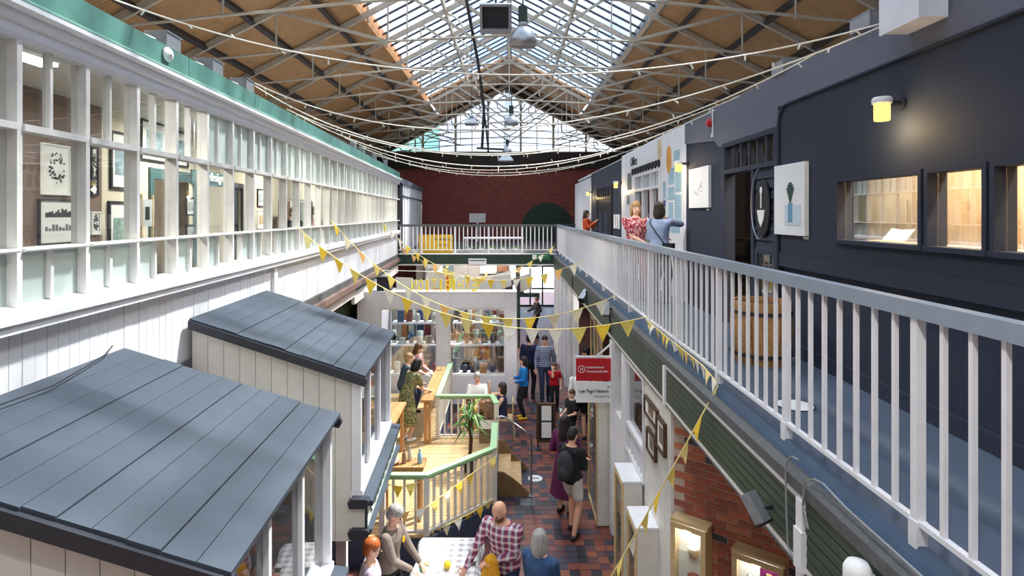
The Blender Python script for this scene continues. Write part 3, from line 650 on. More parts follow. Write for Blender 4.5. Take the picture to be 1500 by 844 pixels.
for k in range(3): tag(B('white_card', XW - .015, XW + .008, 15.75 + k * .33, 15.95 + k * .33, 4.75, 5.15, M_paper), 'small upright white panel on the far navy wall, %s from the office' % ORD[k], 'notice')
we = thing('wall_white', (XW, 23.8, ZG), 'white end bay of the right gallery wall near the brick gable', 'wall', kind='structure')
for k in range(6): B('board', XW - .02, XW + .1, 21.3 + k * .84, 22.12 + k * .84, ZG, 6.5, M_white, we)
# ---- artworks
def canvas(nm, x0, x1, y0, y1, y2, y3, label, ink):
    a = PX(x0, y0, XW); b = PX(x1, y2, XW); z1 = (a.z + b.z) / 2
    za = (PX(x0, y1, XW).z + PX(x1, y3, XW).z) / 2
    t = thing(nm, (XW - .03, b.y, za), label, 'artwork')
    B('canvas', XW - .045, XW - .001, b.y, a.y, za, z1, M_paper, t); w = a.y - b.y; h = z1 - za
    ink(t, b.y, a.y, za, z1, w, h); return t
def ink_vase(t, y0, y1, z0, z1, w, h):
    B('printed_window', XW - .05, XW - .046, y0 + .12 * w, y0 + .62 * w, z0 + .14 * h, z0 + .42 * h, mat('pale_print', (206, 218, 226), .7, .05), t)
    B('printed_vase', XW - .052, XW - .047, y0 + .36 * w, y0 + .50 * w, z0 + .18 * h, z0 + .45 * h, mat('vase_blue', (110, 160, 186), .7, .08), t)
    for k in range(7):
        a = -.6 + .2 * k
        MB().bar((XW - .05, y0 + .43 * w, z0 + .45 * h), (XW - .05, y0 + (.43 + .2 * math.sin(a)) * w, z0 + (.62 + .12 * math.cos(2 * a)) * h), .004, .012, (1, 0, 0)).obj('printed_stem', mat('stem_green', (84, 110, 100), .7, .2) if k == 0 else bpy.data.materials['stem_green'], t)
def ink_sketch(t, y0, y1, z0, z1, w, h):
    for k in range(9):
        a = R.uniform(0, 6.28); r = R.uniform(.05, .2)
        p = (XW - .047, y0 + (.5 + r * math.cos(a)) * w, z0 + (.5 + .7 * r * math.sin(a)) * h)
        MB().bar(p, (p[0], p[1] + R.uniform(-.12, .12) * w, p[2] + R.uniform(-.1, .1) * h), .003, .006, (1, 0, 0)).obj('pencil_line', M_grey, t)
canvas('artwork', 1140, 1185, 243, 343, 237, 346, 'large white canvas print of a blue vase beside the oval plaque', ink_vase)
canvas('artwork', 1013, 1042, 249, 304, 242, 305, 'white canvas with a faint sketch on the short navy bay', ink_sketch)
for (x, y, l) in ((1181, 349, 'small white caption card under the blue vase print'), (1037, 307, 'small white caption card under the faint sketch')):
    p = PX(x, y, XW); tag(B('caption_card', XW - .006, XW - .0, p.y - .05, p.y + .05, p.z - .012, p.z + .012, M_paper), l, 'card')
# ---- sconces
def sconce(x, y, s, label, Y=None):
    p = PX(x, y, XW - .16)
    t = thing('wall_sconce', (XW - .16, p.y, p.z - .1), label, 'wall lamp', 'lit wall sconces along the right gallery')
    MB().lathe([(.001, -.10), (.052, -.10), (.056, -.09), (.056, .03), (.001, .03)], p, 18).obj('shade', M_warm, t, True)
    MB().lathe([(.001, .03), (.068, .03), (.07, .04), (.07, .065), (.06, .08), (.001, .085)], p, 18).obj('cap', M_paper, t, True)
    MB().tube([p + Vector((.05, 0, .04)), p + Vector((.155, 0, .035))], .02, 8).obj('bracket', M_charcoal, t)
    MB().lathe([(.001, 0), (.045, 0), (.045, .015), (.001, .015)], (XW - .018, p.y, p.z + .03), 12, Matrix.Rotation(math.pi / 2, 3, 'Y')).obj('wall_plate', M_charcoal, t)
    l = bpy.data.lights.new('sconce_light', 'POINT'); l.energy = 6; l.color = (1, .72, .36); l.shadow_soft_size = .05
    lo = bpy.data.objects.new('sconce_light', l); COL.objects.link(lo); lo.location = p + Vector((-.02, -.02, -.17)); lo.parent = t; lo.matrix_parent_inverse = wm(t).inverted()
sconce(1292, 158, 1, 'lit wall sconce above the three navy windows')
sconce(994, 243, 1, 'lit wall sconce between the office notices')
sconce(902, 270, 1, 'lit wall sconce at the far corner of the office')
sconce(861, 283, 1, 'lit wall sconce nearest the brick gable')
# ---- alarm, boxes, duct
al = thing('alarm_sounder', (XW - .05, 9.0, 6.3), 'red round alarm sounder high on the grey band', 'alarm'); p = PX(1038, 180, XW - .06)
MB().lathe([(.001, 0), (.055, 0), (.06, .02), (.06, .06), (.05, .075), (.001, .08)], p + Vector((.05, 0, 0)), 16, Matrix.Rotation(-math.pi / 2, 3, 'Y')).obj('sounder', M_red, al, True)
B('conduit', XW - .03, XW - .005, p.y - .08, p.y - .05, p.z - .2, p.z + .2, M_white, al)
B('conduit_foot', XW - .04, XW - .002, p.y - .09, p.y - .04, p.z - .22, p.z - .17, M_white, al)
wbx = thing('junction_box', (XW, 4.0, 6.5), 'white metal box on top of the grey band at upper right', 'box')
a = PX(1340, 20, XW - .02)
B('case', XW - .22, XW - .025, 3.93, 4.33, 6.49, 6.80, M_white, wbx); B('lid', XW - .235, XW - .22, 3.92, 4.34, 6.48, 6.81, M_white, wbx)
for k, (y, z) in enumerate(((4.75, 6.70), (6.25, 6.70))):
    t = thing('floodlight_box', (XW + .05, y, z), ('grey metal light box on the parapet near the white box', 'grey metal light box on the parapet above the doorway')[k], 'light box')
    B('case', XW - .05, XW + .15, y, y + .28, z, z + .12, M_steel, t); B('lid', XW - .055, XW + .155, y - .005, y + .285, z + .12, z + .13, M_steel, t)
du = thing('flexible_duct', (4.2, 6.0, 7.5), 'grey ribbed flexible duct hanging under the right roof slope', 'duct')
c = [Vector((3.3, 6.3, 8.45)), Vector((3.6, 6.3, 8.2)), Vector((3.95, 6.2, 8.05)), Vector((4.3, 6.1, 7.8)), Vector((4.55, 6.0, 7.4)), Vector((4.7, 6.0, 6.75))]
pts = []
for k in range(5):
    for q in range(8):
        pts.append(c[k].lerp(c[k + 1], q / 8))
V = MB(); V.tube(pts, .11, 12); V.obj('hose', M_gutter, du, True)
for p in pts[::2]:
    i = pts.index(p); d = (pts[min(i + 1, len(pts) - 1)] - pts[max(i - 1, 0)]).normalized()
    V = MB().lathe([(.11, -.008), (.122, 0), (.11, .008)], p, 12, d.to_track_quat('Z', 'Y').to_matrix()); V.obj('rib', M_gutter, du)
# ================================================================ FAR GALLERY (bridge in front of the brick wall)
YF = 22.0
tag(B('floor', -4.5, 3.1, YF, YG, 3.5, ZG, M_carpet), 'floor of the cross gallery in front of the brick wall', 'floor', kind='structure')
fb = thing('beam', (-1.2, YF, 3.26), 'dark green beam along the edge of the cross gallery', 'beam', kind='structure')
B('beam_face', -4.2, 1.86, YF - .1, YF + .1, 3.27, 3.63, M_dgreen, fb)
B('bottom_trim', -4.2, 1.86, YF - .14, YF + .1, 3.22, 3.27, M_white2, fb); B('top_trim', -4.2, 1.86, YF - .13, YF + .1, 3.63, 3.66, M_white2, fb)
fr = thing('railing', (-1.2, YF, ZG), 'white baluster railing across the far cross gallery', 'railing')
B('handrail', -4.2, 1.77, YF - .05, YF + .03, 4.68, 4.77, M_gutter, fr); B('bottom_rail', -4.2, 1.8, YF - .03, YF, 3.79, 3.82, M_white, fr)
bf = MB().box(-.02, .02, -.015, .015, 0, .88).mesh('baluster', M_white); pf = MB().box(-.035, .035, -.03, .03, 0, 1.03).mesh('post', M_white)
for i in range(38):
    x = -4.12 + .159 * i
    if x > 1.75: break
    if i % 8 == 5: link('post', pf, fr, loc=(x, YF - .01, 3.66))
    else: link('baluster', bf, fr, loc=(x, YF - .01, 3.81))
B('end_post', 1.77, 1.85, YF - .04, YF + .04, 3.65, 4.7, M_gutter, fr)
rr2 = thing('railing', (2.6, 24, ZG), 'dark short railing behind the right gallery corner', 'railing')
B('handrail', 1.9, 3.0, 26.1, 26.16, 4.66, 4.72, M_charcoal, rr2)
for k in range(10): B('baluster', 1.95 + k * .11, 1.97 + k * .11, 26.12, 26.14, 3.65, 4.66, M_charcoal, rr2)
yb = thing('banner', (-2.6, 23.2, 4.0), 'yellow banner with black lettering behind the far railing', 'banner')
B('sheet', -3.52, -2.2, 22.6, 22.62, 3.65, 4.36, M_yellow, yb)
text('First floor', .15, M_ink, frame_M((-2.9, 22.595, 4.13), (1, 0, 0), (0, 0, 1)), yb)
text('Gallery', .15, M_ink, frame_M((-2.8, 22.595, 3.92), (1, 0, 0), (0, 0, 1)), yb)
ex = thing('exit_sign', (.85, YF - .12, 3.4), 'green and white exit sign on the dark green beam', 'sign')
B('plate', .84, 1.55, YF - .13, YF - .1, 3.43, 3.66, mat('exit_green', (40, 110, 66), .5, .05), ex)
B('pictogram', .87, 1.03, YF - .14, YF - .13, 3.46, 3.63, M_paper, ex); text('Emergency', .075, M_paper, frame_M((1.1, YF - .135, 3.57), (1, 0, 0), (0, 0, 1)), ex); text('exit', .075, M_paper, frame_M((1.18, YF - .135, 3.48), (1, 0, 0), (0, 0, 1)), ex)
ac = thing('air_curtain', (-1.2, YF - .2, 3.25), 'white slim air heater on the dark green beam', 'heater')
B('case', -1.53, -.86, YF - .24, YF - .1, 3.26, 3.48, M_white, ac); B('grille', -1.5, -.9, YF - .25, YF - .24, 3.40, 3.44, M_gutter, ac)
ttb = thing('table', (-.6, 24.5, ZG), 'low white table with small plants behind the far railing', 'table')
B('top', -1.9, .6, 24.2, 24.8, 4.12, 4.18, M_white, ttb)
for x in (-1.85, .5): B('leg', x, x + .06, 24.25, 24.31, 3.65, 4.12, M_white, ttb)
for k in range(5):
    pt = thing('potted_plant', (-1.6 + k * .45, 24.4, 3.65), 'small potted plant on the gallery floor behind the far railing, %s from the left' % ORD[k], 'plant')
    c = Vector((-1.6 + k * .45, 23.4, ZG)); MB().lathe([(.08, 0), (.1, .12), (.001, .12)], c, 10).obj('pot', M_paper, pt)
    for q in range(6):
        a = q * 1.05 + k; MB().prism([c + Vector((0, 0, .12)), c + Vector((.1 * math.cos(a), .1 * math.sin(a), .22)), c + Vector((.16 * math.cos(a), .16 * math.sin(a), .16))], (.01, .01, .004)).obj('leaf', mat('leaf_green', (92, 120, 62), .6, .2) if k + q == 0 else bpy.data.materials['leaf_green'], pt)
wb_ = thing('white_sign_board', (-1.9, 30, ZG), 'white stepped sign leaning at the brick wall', 'sign')
B('board', -2.2, -1.3, 31.9, 31.95, 4.7, 5.2, M_paper, wb_); B('foot', -1.8, -1.7, 31.9, 31.95, 3.65, 4.7, M_paper, wb_)

# ================================================================ UNDER THE CROSS GALLERY
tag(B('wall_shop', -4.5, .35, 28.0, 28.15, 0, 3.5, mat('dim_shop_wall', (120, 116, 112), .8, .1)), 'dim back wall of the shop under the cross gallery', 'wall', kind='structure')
for k, (x0, x1, z0, z1, m, lb_, ct) in enumerate([(-4.05, -3.2, 1.6, 3.2, mat('photo_black_white', (170, 172, 176), .6, .8, 3), 'tall black and white picture under the far gallery', 'picture'),
        (-3.15, -2.7, .2, 3.2, mat('slate_green_panel', (70, 88, 92), .6, .1), 'slate green cupboard under the far gallery', 'cupboard'),
        (-1.4, -.6, 2.3, 3.2, mat('white_floral_print', (200, 198, 194), .7, .7, 14), 'white floral hanging under the far gallery', 'hanging'),
        (-.55, -.06, 2.4, 3.2, mat('brown_tapestry', (120, 78, 58), .7, .4, 14), 'brown tapestry hanging under the far gallery', 'hanging'),
        (.0, .32, 1.4, 3.1, mat('pale_blue_door', (170, 184, 198), .6, .05), 'pale blue cupboard door under the far gallery', 'cupboard')]):
    t = thing(ct, ((x0 + x1) / 2, 27.9, z0), lb_, ct)
    B('face', x0, x1, 27.9, 27.99, z0, z1, m, t); B('edge', x0 - .01, x1 + .01, 27.96, 27.995, z0 - .01, z1 + .01, M_darkwood, t)
ct = thing('shop_counter', (-1.5, 26, 0), 'pale wooden shop counter under the far gallery', 'counter')
B('body', -3.6, .2, 25.6, 26.4, 0, .95, M_white2, ct); B('top', -3.7, .3, 25.5, 26.5, .95, 1.02, M_oak, ct)
goods = [(208, 92, 40), (236, 200, 60), (90, 96, 110), (176, 120, 84), (220, 214, 200), (66, 52, 50)]
gm = [mat('shop_goods_%d' % k, c, .7, .2) for k, c in enumerate(goods)]
for k in range(16):
    x = -3.6 + k * .235; h = R.uniform(.35, 1.2)
    t = tag(MB().lathe([(.06, 0), (.09, h * .3), (.085, h * .75), (.04, h), (.001, h)], (x, 26 + R.uniform(-.2, .2), 1.02), 10).obj('vase', gm[k % 6], smooth=True), 'ornament on the counter under the far gallery, %s from the left' % (ORD[k] if k < 14 else ('fifteenth', 'sixteenth')[k - 14]), 'ornament', 'ornaments on the far counter')
for k, (x, y) in enumerate([(655, 391), (712, 402), (756, 397), (747, 408), (686, 405)]):
    p = P(x, y, 25)
    t = thing('pendant_bulb', p, 'warm bare bulb hanging under the far gallery, %s from the left' % ORD[[0, 2, 4, 3, 1][k]], 'bulb', 'warm bulbs under the far gallery')
    MB().ball(p, .06, 10, 7).obj('bulb', M_warm, t, True); MB().tube([p + Vector((0, 0, .05)), (p.x, p.y, 3.5)], .008, 5).obj('flex', M_black, t)
# strip lights; those in the shops are added to brighten them
def tube_light(x0, x1, y0, y1, z, power, label, col=(1, .95, .88)):
    t = thing('strip_light', ((x0 + x1) / 2, (y0 + y1) / 2, z - .08), label, 'strip light')
    B('housing', x0, x1, y0, y1, z - .05, z, M_white, t); B('diffuser', x0 + .01, x1 - .01, y0 + .01, y1 - .01, z - .08, z - .05, M_cool, t)
    l = bpy.data.lights.new('strip_lamp', 'AREA'); l.shape = 'RECTANGLE'; l.size = x1 - x0; l.size_y = y1 - y0; l.energy = power; l.color = col
    lo = bpy.data.objects.new('strip_lamp', l); COL.objects.link(lo); lo.location = ((x0 + x1) / 2, (y0 + y1) / 2, z - .09); lo.parent = t; lo.matrix_parent_inverse = wm(t).inverted()
tube_light(-3.5, .2, 24.4, 24.55, 3.5, 160, 'long added strip light brightening the shop under the cross gallery')  # added lamp, lights the shop interior
tube_light(-3.2, .2, 26.9, 27.05, 3.5, 120, 'second added strip light brightening the back of the shop')  # second added lamp for the same interior
gl_ = thing('glass_screen', (.45, 26, 0), 'dark green framed glass screen beside the far aisle', 'screen')
for y in (23.5, 25.7, 28): B('post', .36, .44, y, y + .08, 0, 3.4, M_dgreen, gl_)
for z in (1.0, 2.1, 3.3): B('rail', .37, .43, 23.5, 28.0, z, z + .08, M_dgreen, gl_)
for y in (23.58, 25.78): B('pane', .395, .405, y, y + 2.1, .1, 3.3, M_glass, gl_)
ck = thing('wall_clock', (.48, 22.6, 2.3), 'round white clock face on a dark stand by the far aisle', 'clock'); p = P(760, 428, 22.4)
MB().lathe([(.001, 0), (.16, 0), (.17, .03), (.001, .03)], p, 18, Matrix.Rotation(math.pi / 2, 3, 'X')).obj('face', M_paper, ck); MB().lathe([(.17, -.01), (.2, -.01), (.2, .05), (.17, .05)], p, 18, Matrix.Rotation(math.pi / 2, 3, 'X')).obj('rim', M_dgreen, ck)
B('stand', p.x - .04, p.x + .04, 22.4, 22.5, 0, p.z - .15, M_dgreen, ck); B('crossbar', p.x - .1, p.x + .8, 22.42, 22.48, 1.95, 2.1, M_dgreen, ck)
# ================================================================ RIGHT GROUND FLOOR SHOPFRONTS (plane X = 1.70)
sf = thing('wall_shopfront', (XE, 12, 0), 'white ground floor shopfront wall along the tiled aisle', 'wall', kind='structure')
B('panel', 1.72, 1.84, 16.2, 21.9, 0, 3.1, M_white2, sf)
for y in (15.0, 16.2, 17.3, 18.6, 20.0, 21.4): B('pilaster', 1.66, 1.80, y, y + .22, 0, 3.1, M_white, sf)
for y in (16.6, 17.8, 19.1, 20.5): B('recess_panel', 1.70, 1.722, y, y + .55, .5, 2.7, M_white, sf)
B('dark_opening_sheet', 2.2, 2.3, 9.5, 15.0, 0, 3.1, M_charcoal, sf)  # solid charcoal sheet, painted for the dark of the open shop
B('pilaster', 1.64, 1.86, 9.3, 9.5, 0, 3.1, M_white, sf)
B('pilaster', 1.66, 1.84, 8.42, 8.6, 0, 3.1, M_white, sf); B('panel', 1.70, 1.84, 8.6, 9.3, 0, 2.0, M_white, sf)
B('panel', 1.72, 1.84, 7.26, 8.42, 0, 1.75, M_white, sf)
B('panel', 1.70, 1.86, 6.1, 7.26, 0, 3.1, M_white2, sf)
B('inner_wall', 2.9, 3.0, 5.9, 15.0, 0, 3.4, M_roomcream, sf)
tag(B('ceiling', 1.75, 7.5, 1.0, 22, 3.42, 3.5, M_ceil), 'pale soffit under the right gallery', 'ceiling', kind='structure')
wnd = thing('window_6', (XE, 7.8, 1.75), 'white barred shop window below the green fascia', 'window', kind='structure')
for y in (7.28, 8.36): B('frame_side', 1.68, 1.76, y, y + .06, 1.75, 3.1, M_white, wnd)
for z in (1.75, 2.12, 3.04): B('frame_rail', 1.68, 1.76, 7.28, 8.42, z, z + .06, M_white, wnd)
for k in range(1, 6): B('bar', 1.69, 1.73, 7.3 + k * .19, 7.33 + k * .19, 1.8, 2.14, M_white, wnd)
B('pane', 1.735, 1.742, 7.34, 8.36, 1.8, 3.06, M_reflglass, wnd)
# splayed brick wall at lower right, built brick by brick
bk = thing('wall_brick', (1.7, 6.1, 0), 'splayed red and blue brick wall under the walkway', 'wall', kind='structure')
BD = Vector((1.23, -1, 0)).normalized(); BN = Vector((-1, -1.23, 0)).normalized(); BO = Vector((1.72, 6.08, 0))
brick_ms = [mat('brick_%d' % k, c, .8, .15, 14, bump=.3) for k, c in enumerate([(176, 102, 76), (164, 90, 68), (184, 114, 86), (84, 74, 80), (150, 86, 70)])]
bme_ = [MB().box(-.105, .105, .0, .05, -.031, .031).mesh('brick', m) for m in brick_ms]
MB().prism([BO - BN * .014, BO + BD * 2.6 - BN * .014, BO + BD * 2.6 - BN * .15, BO - BN * .15], (0, 0, 3.4)).obj('mortar', mat('mortar', (186, 166, 150), .9, .1), bk)
rot = math.atan2(BD.y, BD.x)
nb = 0
for row in range(25):
    z = 1.32 + row * .0745
    for i in range(12):
        u = (i + .5) * .222 + (.11 if row % 2 else 0) - .11
        if u < .1 or u > 2.45: continue
        k = 3 if (i <= (1 if row % 2 else 0) + 0 and row % 2 == 0) or R.random() < .05 else R.choice([0, 1, 2, 4, 0, 1])
        p = BO + BD * u - BN * (.0 + R.uniform(0, .006)); 
        o = link('brick', bme_[k], bk); o.rotation_euler = (0, 0, rot); o.location = (p.x, p.y, z); nb += 1
lowb = B('lower_courses', 0, 2.6, -.05, 0, 0, 1.28, brick_ms[4], bk, T=lambda p: tuple(BO + BD * p[0] + BN * p[1] + Vector((0, 0, p[2]))))
# ================================================================ KIOSKS (mono-pitch plank roofs against the left wall)
def kiosk(ua, ub, dw, z_hi, z_lo, label, idx, zfloor):
    t = thing('kiosk', (LX((ua + ub) / 2) + dw / 2, (ua + ub) / 2, 0), label, 'kiosk')
    dz = (z_lo - z_hi) / dw
    zr_ = lambda d: z_hi + dz * d
    n = 11; w = (dw + .0) / n
    for k in range(n):
        d0 = .0 + k * w; d1 = d0 + w - .006; e0, e1 = R.uniform(-.008, .008), R.uniform(-.008, .008)
        off = .0025 * (k % 3)
        MB().prism([(d0, ua - .03 + e0, zr_(d0) + off), (d1, ua - .03 + e0, zr_(d1) + off), (d1, ua - .03 + e0, zr_(d1) + .028 + off), (d0, ua - .03 + e0, zr_(d0) + .028 + off)], (0, ub - ua + .06 - e0 + e1, 0), lw).obj('roof_plank', M_slate, t)
    for y0, y1 in ((ua - .06, ua + .005), (ub - .02, ub + .02)):
        MB().prism([(.0, y0, zr_(0) - .075), (dw - .005, y0, zr_(dw) - .075), (dw + .02, y0, zr_(dw) - .03), (dw + .0, y0, zr_(dw) + .01), (0, y0, zr_(0) + .01)], (0, y1 - y0, 0), lw).obj('verge_trim', M_charcoal, t)
    MB().prism([(0.0, ua, zr_(0) - .02), (dw - .06, ua, zr_(dw) - .02), (dw - .06, ua, zr_(dw) - .003), (0, ua, zr_(0) - .003)], (0, ub - ua, 0), lw).obj('roof_deck', M_charcoal, t)
    # near gable wall, board by board
    nb_ = 10; bw_ = (dw - .16) / nb_
    for k in range(nb_):
        d0 = .0 + k * bw_; d1 = d0 + bw_ - .005
        MB().prism([(d0, ua + .03, zfloor), (d1, ua + .03, zfloor), (d1, ua + .03, zr_(d1) - .03), (d0, ua + .03, zr_(d0) - .03)], (0, .03, 0), lw).obj('wall_board', M_cream, t)
    MB().prism([(0, ua + .06, zfloor), (dw - .16, ua + .06, zfloor), (dw - .16, ua + .06, zr_(dw - .16) - .03), (0, ua + .06, zr_(0) - .03)], (0, .03, 0), lw).obj('wall_lining', M_cream, t)
    MB().prism([(0, ub - .09, zfloor), (dw - .16, ub - .09, zfloor), (dw - .16, ub - .09, zr_(dw - .16) - .03), (0, ub - .09, zr_(0) - .03)], (0, .05, 0), lw).obj('end_wall', M_cream, t)
    # glazed side towards the hall
    zs = 2.30; zt = z_lo - .01; dx0, dx1 = dw - .16, dw - .09
    nw = 3; pw_ = (ub - ua - .1) / nw
    for k in range(nw + 1):
        y = ua + .03 + k * pw_
        B('window_post', dx0, dx1 + (.03 if k in (0, nw) else 0), y, y + .05, zs, zt + .05, M_white, t, lw)
    B('window_head', dx0, dx1, ua + .03, ub - .03, zt - .04, zt + .05, M_white, t, lw); B('window_sill', dx0 - .02, dx1 + .05, ua + .03, ub - .03, zs - .05, zs, M_white, t, lw)
    for k in range(nw): B('pane', dx0 + .03, dx0 + .036, ua + .08 + k * pw_, ua + .03 + (k + 1) * pw_, zs, zt - .04, M_reflglass, t, lw)
    for k in range(3): B('inner_board', dx0 - .6, dx0 - .57, ua + .3 + k * .6, ua + .7 + k * .6, 2.35, 3.1, (M_teal, M_cream, M_grey)[k], t, lw)
    # sign shelf and fascia below the windows
    sg = B('sign_board', dx1 - .02, dx1 + .10, ua - .0, ub, 1.93, 2.17, mat('pale_sign_%d' % idx, (214, 226, 214), .5, .04), t, lw)
    MB().prism([(dx0, ua - .02, 2.17), (dx1 + .16, ua - .02, 2.17), (dx1 + .16, ua - .02, 2.22), (dx0, ua - .02, 2.25)], (0, ub - ua + .04, 0), lw).obj('sign_shelf', M_slate, t)
    MB().prism([(dx0, ua - .02, 1.87), (dx1 + .13, ua - .02, 1.87), (dx1 + .16, ua - .02, 1.93), (dx0, ua - .02, 1.93)], (0, ub - ua + .04, 0), lw).obj('sign_base', M_slate, t)
    for z in (1.85, 2.16):
        MB().prism([(dx0 + .0, ua - .07, z), (dx1 + .08, ua - .07, z), (dx1 + .11, ua - .07, z + .02), (dx1 + .13, ua - .07, z + .05), (dx1 + .13, ua - .07, z + .075), (dx1 + .10, ua - .07, z + .095), (dx0 + .02, ua - .07, z + .095), (dx0 - .02, ua - .07, z + .06)], (0, .09, 0), lw).obj('shelf_moulding', M_charcoal, t)
    B('sign_end', dx1 + .08, dx1 + .105, ua - .03, ua, 1.93, 2.17, M_charcoal, t, lw)
    for k in range(9):      # green leafy scroll pattern on the sign
        y = ua + .25 + k * .19
        MB().tube([lw((dx1 + .105, y + .07 * math.cos(a), 2.05 + .06 * math.sin(a))) for a in [k + 5 * q / 8 for q in range(9)]], .006, 4).obj('scroll_motif', M_dgreen, sg)
    # lower stall body
    B('end_cheek', dx0, dx1 + .08, ua - .012, ua + .03, 1.87, 2.25, M_cream, t, lw)
    for k in range(5):
        d0 = .0 + k * .19
        B('lower_board', d0, d0 + .185, ua + .16, ua + .19, 0, zfloor + .02, M_cream, t, lw)
    for y in (ua + .16, ub - .2): B('corner_post', dx0 - .62, dx0 - .48, y, y + .12, 0, zfloor + .3, M_white, t, lw)
    B('stall_floor', 0, dx0, ua + .1, ub - .1, zfloor - .04, zfloor, M_charcoal, t, lw)
    return t
kiosk(5.95, 8.08, 1.80, 4.06, 3.47, 'further cream boarded kiosk with slate grey plank roof and sign shelf', 2, 1.78)
kiosk(2.72, 4.80, 1.80, 4.01, 3.46, 'nearest cream boarded kiosk with slate grey plank roof', 1, 1.78)
cb_ = MB().tube([lw(p) for p in [(.06, 3.0, 4.06), (.14, 3.4, 4.035), (.16, 3.8, 4.03), (.10, 4.2, 4.045), (.05, 4.5, 4.06), (-.03, 4.72, 4.08)]], .006, 5).obj('black_cable', M_black)
tag(cb_, 'thin black cable lying along the top of the nearest kiosk roof', 'cable')
# ================================================================ EXHIBITION BOOTH
by0, by1, bx0, bx1, bz = 15.36, 19.4, -4.03, .20, 3.07
bo = thing('exhibition_booth', (-1.9, by0, 0), 'white walled exhibition booth with two big windows in the hall', 'booth')
M_white_shaded = mat('shade_tinted_white_wall', (222, 220, 228), .6, .03)  # white booth wall with the lavender of its shade in the colour
wx = [(-3.42, -1.92), (-1.59, -.11)]; zw0, zw1 = .88, 2.66
for a, b in ((bx0, wx[0][0]), (wx[0][1], wx[1][0]), (wx[1][1], bx1)): B('front_panel', a + .003, b - .003, by0, by0 + .1, .12, bz, M_white_shaded, bo)
for a, b in wx:
    B('front_panel', a, b, by0, by0 + .1, .12, zw0, M_white_shaded, bo); B('front_panel', a, b, by0, by0 + .1, zw1, bz, M_white_shaded, bo)
    f = B('window_frame', a, b, by0 + .02, by0 + .08, zw0 - .0, zw0 + .04, M_white2, bo); B('window_frame', a, b, by0 + .02, by0 + .08, zw1 - .04, zw1, M_white2, bo)
    for x in (a, b - .03): B('window_frame', x, x + .03, by0 + .02, by0 + .08, zw0, zw1, M_white2, bo)
    B('pane', a + .03, b - .03, by0 + .045, by0 + .053, zw0 + .04, zw1 - .04, glass('booth_glass', (.93, .95, .95), .3) if a < -2 else bpy.data.materials['booth_glass'], bo)
B('plinth', bx0, bx1, by0 + .02, by0 + .1, 0, .12, M_gutter, bo)
B('side_wall', bx1 - .1, bx1, by0 + .1, by1, .0, bz, M_white_shaded, bo); B('side_wall', bx0, bx0 + .1, by0 + .1, by1, .0, bz, M_white_shaded, bo)
B('top_ledge', bx0, bx1, by0 - .01, by0 + .42, bz, bz + .03, M_white, bo)
# goods and fittings inside, seen through its windows
gcol = [(120, 96, 74), (70, 74, 84), (186, 110, 60), (60, 84, 128), (206, 204, 198), (132, 128, 122), (60, 54, 54), (196, 206, 200), (140, 60, 66)]
gmat = [mat('booth_goods_%d' % k, c, .7, .25, 9) for k, c in enumerate(gcol)]
for r_, (y, z0) in enumerate(((15.75, .86), (16.5, 1.5), (17.6, 1.9))):
    for (a, b) in wx:
        tt = thing('display_table', ((a + b) / 2, y, 0), ('low table', 'middle shelf table', 'tall back table')[r_] + ' of goods behind the %s booth window' % ('left' if a < -2 else 'right'), 'table')
        B('top', a - .1, b + .1, y - .22, y + .22, z0 - .05, z0, M_white, tt)
        for x in (a, b - .06): B('leg', x, x + .06, y - .2, y - .14, 0, z0 - .05, M_steel, tt)
        n = 6
        for k in range(n):
            x = a + .14 + k * (b - a - .2) / (n - 1) * .97; kind = R.randrange(3); m = gmat[R.randrange(9)]; h = R.uniform(.14, .42); yy = y + R.uniform(-.1, .08)
            if kind == 0: q = MB().lathe([(.05, 0), (.09, h * .4), (.07, h * .8), (.05, h), (.001, h)], (x, yy, z0), 10)
            elif kind == 1: q = MB().box(x - .09, x + .09, yy - .05, yy + .05, z0, z0 + h).box(x - .1, x + .1, yy - .06, yy + .06, z0 + h * .9, z0 + h)
            else: q = MB().lathe([(.10, 0), (.11, .05), (.06, .10), (.09, h), (.001, h)], (x, yy, z0), 10)
            tag(q.obj(('vase', 'gift_box', 'lidded_pot')[kind], m, smooth=kind != 1), '%s on the %s in the %s booth window, %s from left' % (('vase', 'gift box', 'footed pot')[kind], ('low table', 'middle table', 'back table')[r_], 'left' if a < -2 else 'right', ORD[k]), ('vase', 'box', 'pot')[kind])
cg = thing('clothes_rail', (-2.6, 18.3, 0), 'rail of dark coats and scarves inside the booth', 'clothes rail')
MB().tube([(-3.4, 18.3, 0), (-3.4, 18.3, 2.2), (-.2, 18.3, 2.2), (-.2, 18.3, 0)], .02, 6).obj('frame', M_steel, cg)
for k in range(14):
    x = -3.3 + k * .235
    MB().prism([(x - .03, 18.1, 2.15), (x + .08, 18.1, 2.15), (x + .12, 18.05, 1.1 + .2 * (k % 3)), (x - .06, 18.05, 1.1 + .2 * (k % 3))], (0, .4, 0)).obj('garment', gmat[(k * 5 + 2) % 9], cg)
tag(B('wall_backdrop', -3.9, .1, 19.2, 19.3, 0, 2.7, mat('pale_backdrop', (196, 190, 184), .8, .1)), 'pale backdrop wall at the rear of the booth', 'wall', kind='structure')
M_letter = mat('letter_yellow', (246, 214, 60), .6, .05)
ltx = thing('exhibition_letters', (-2.0, by0 + .1, bz + .03), 'row of yellow letters reading EXHIBITION mirrored on the booth top', 'letters')
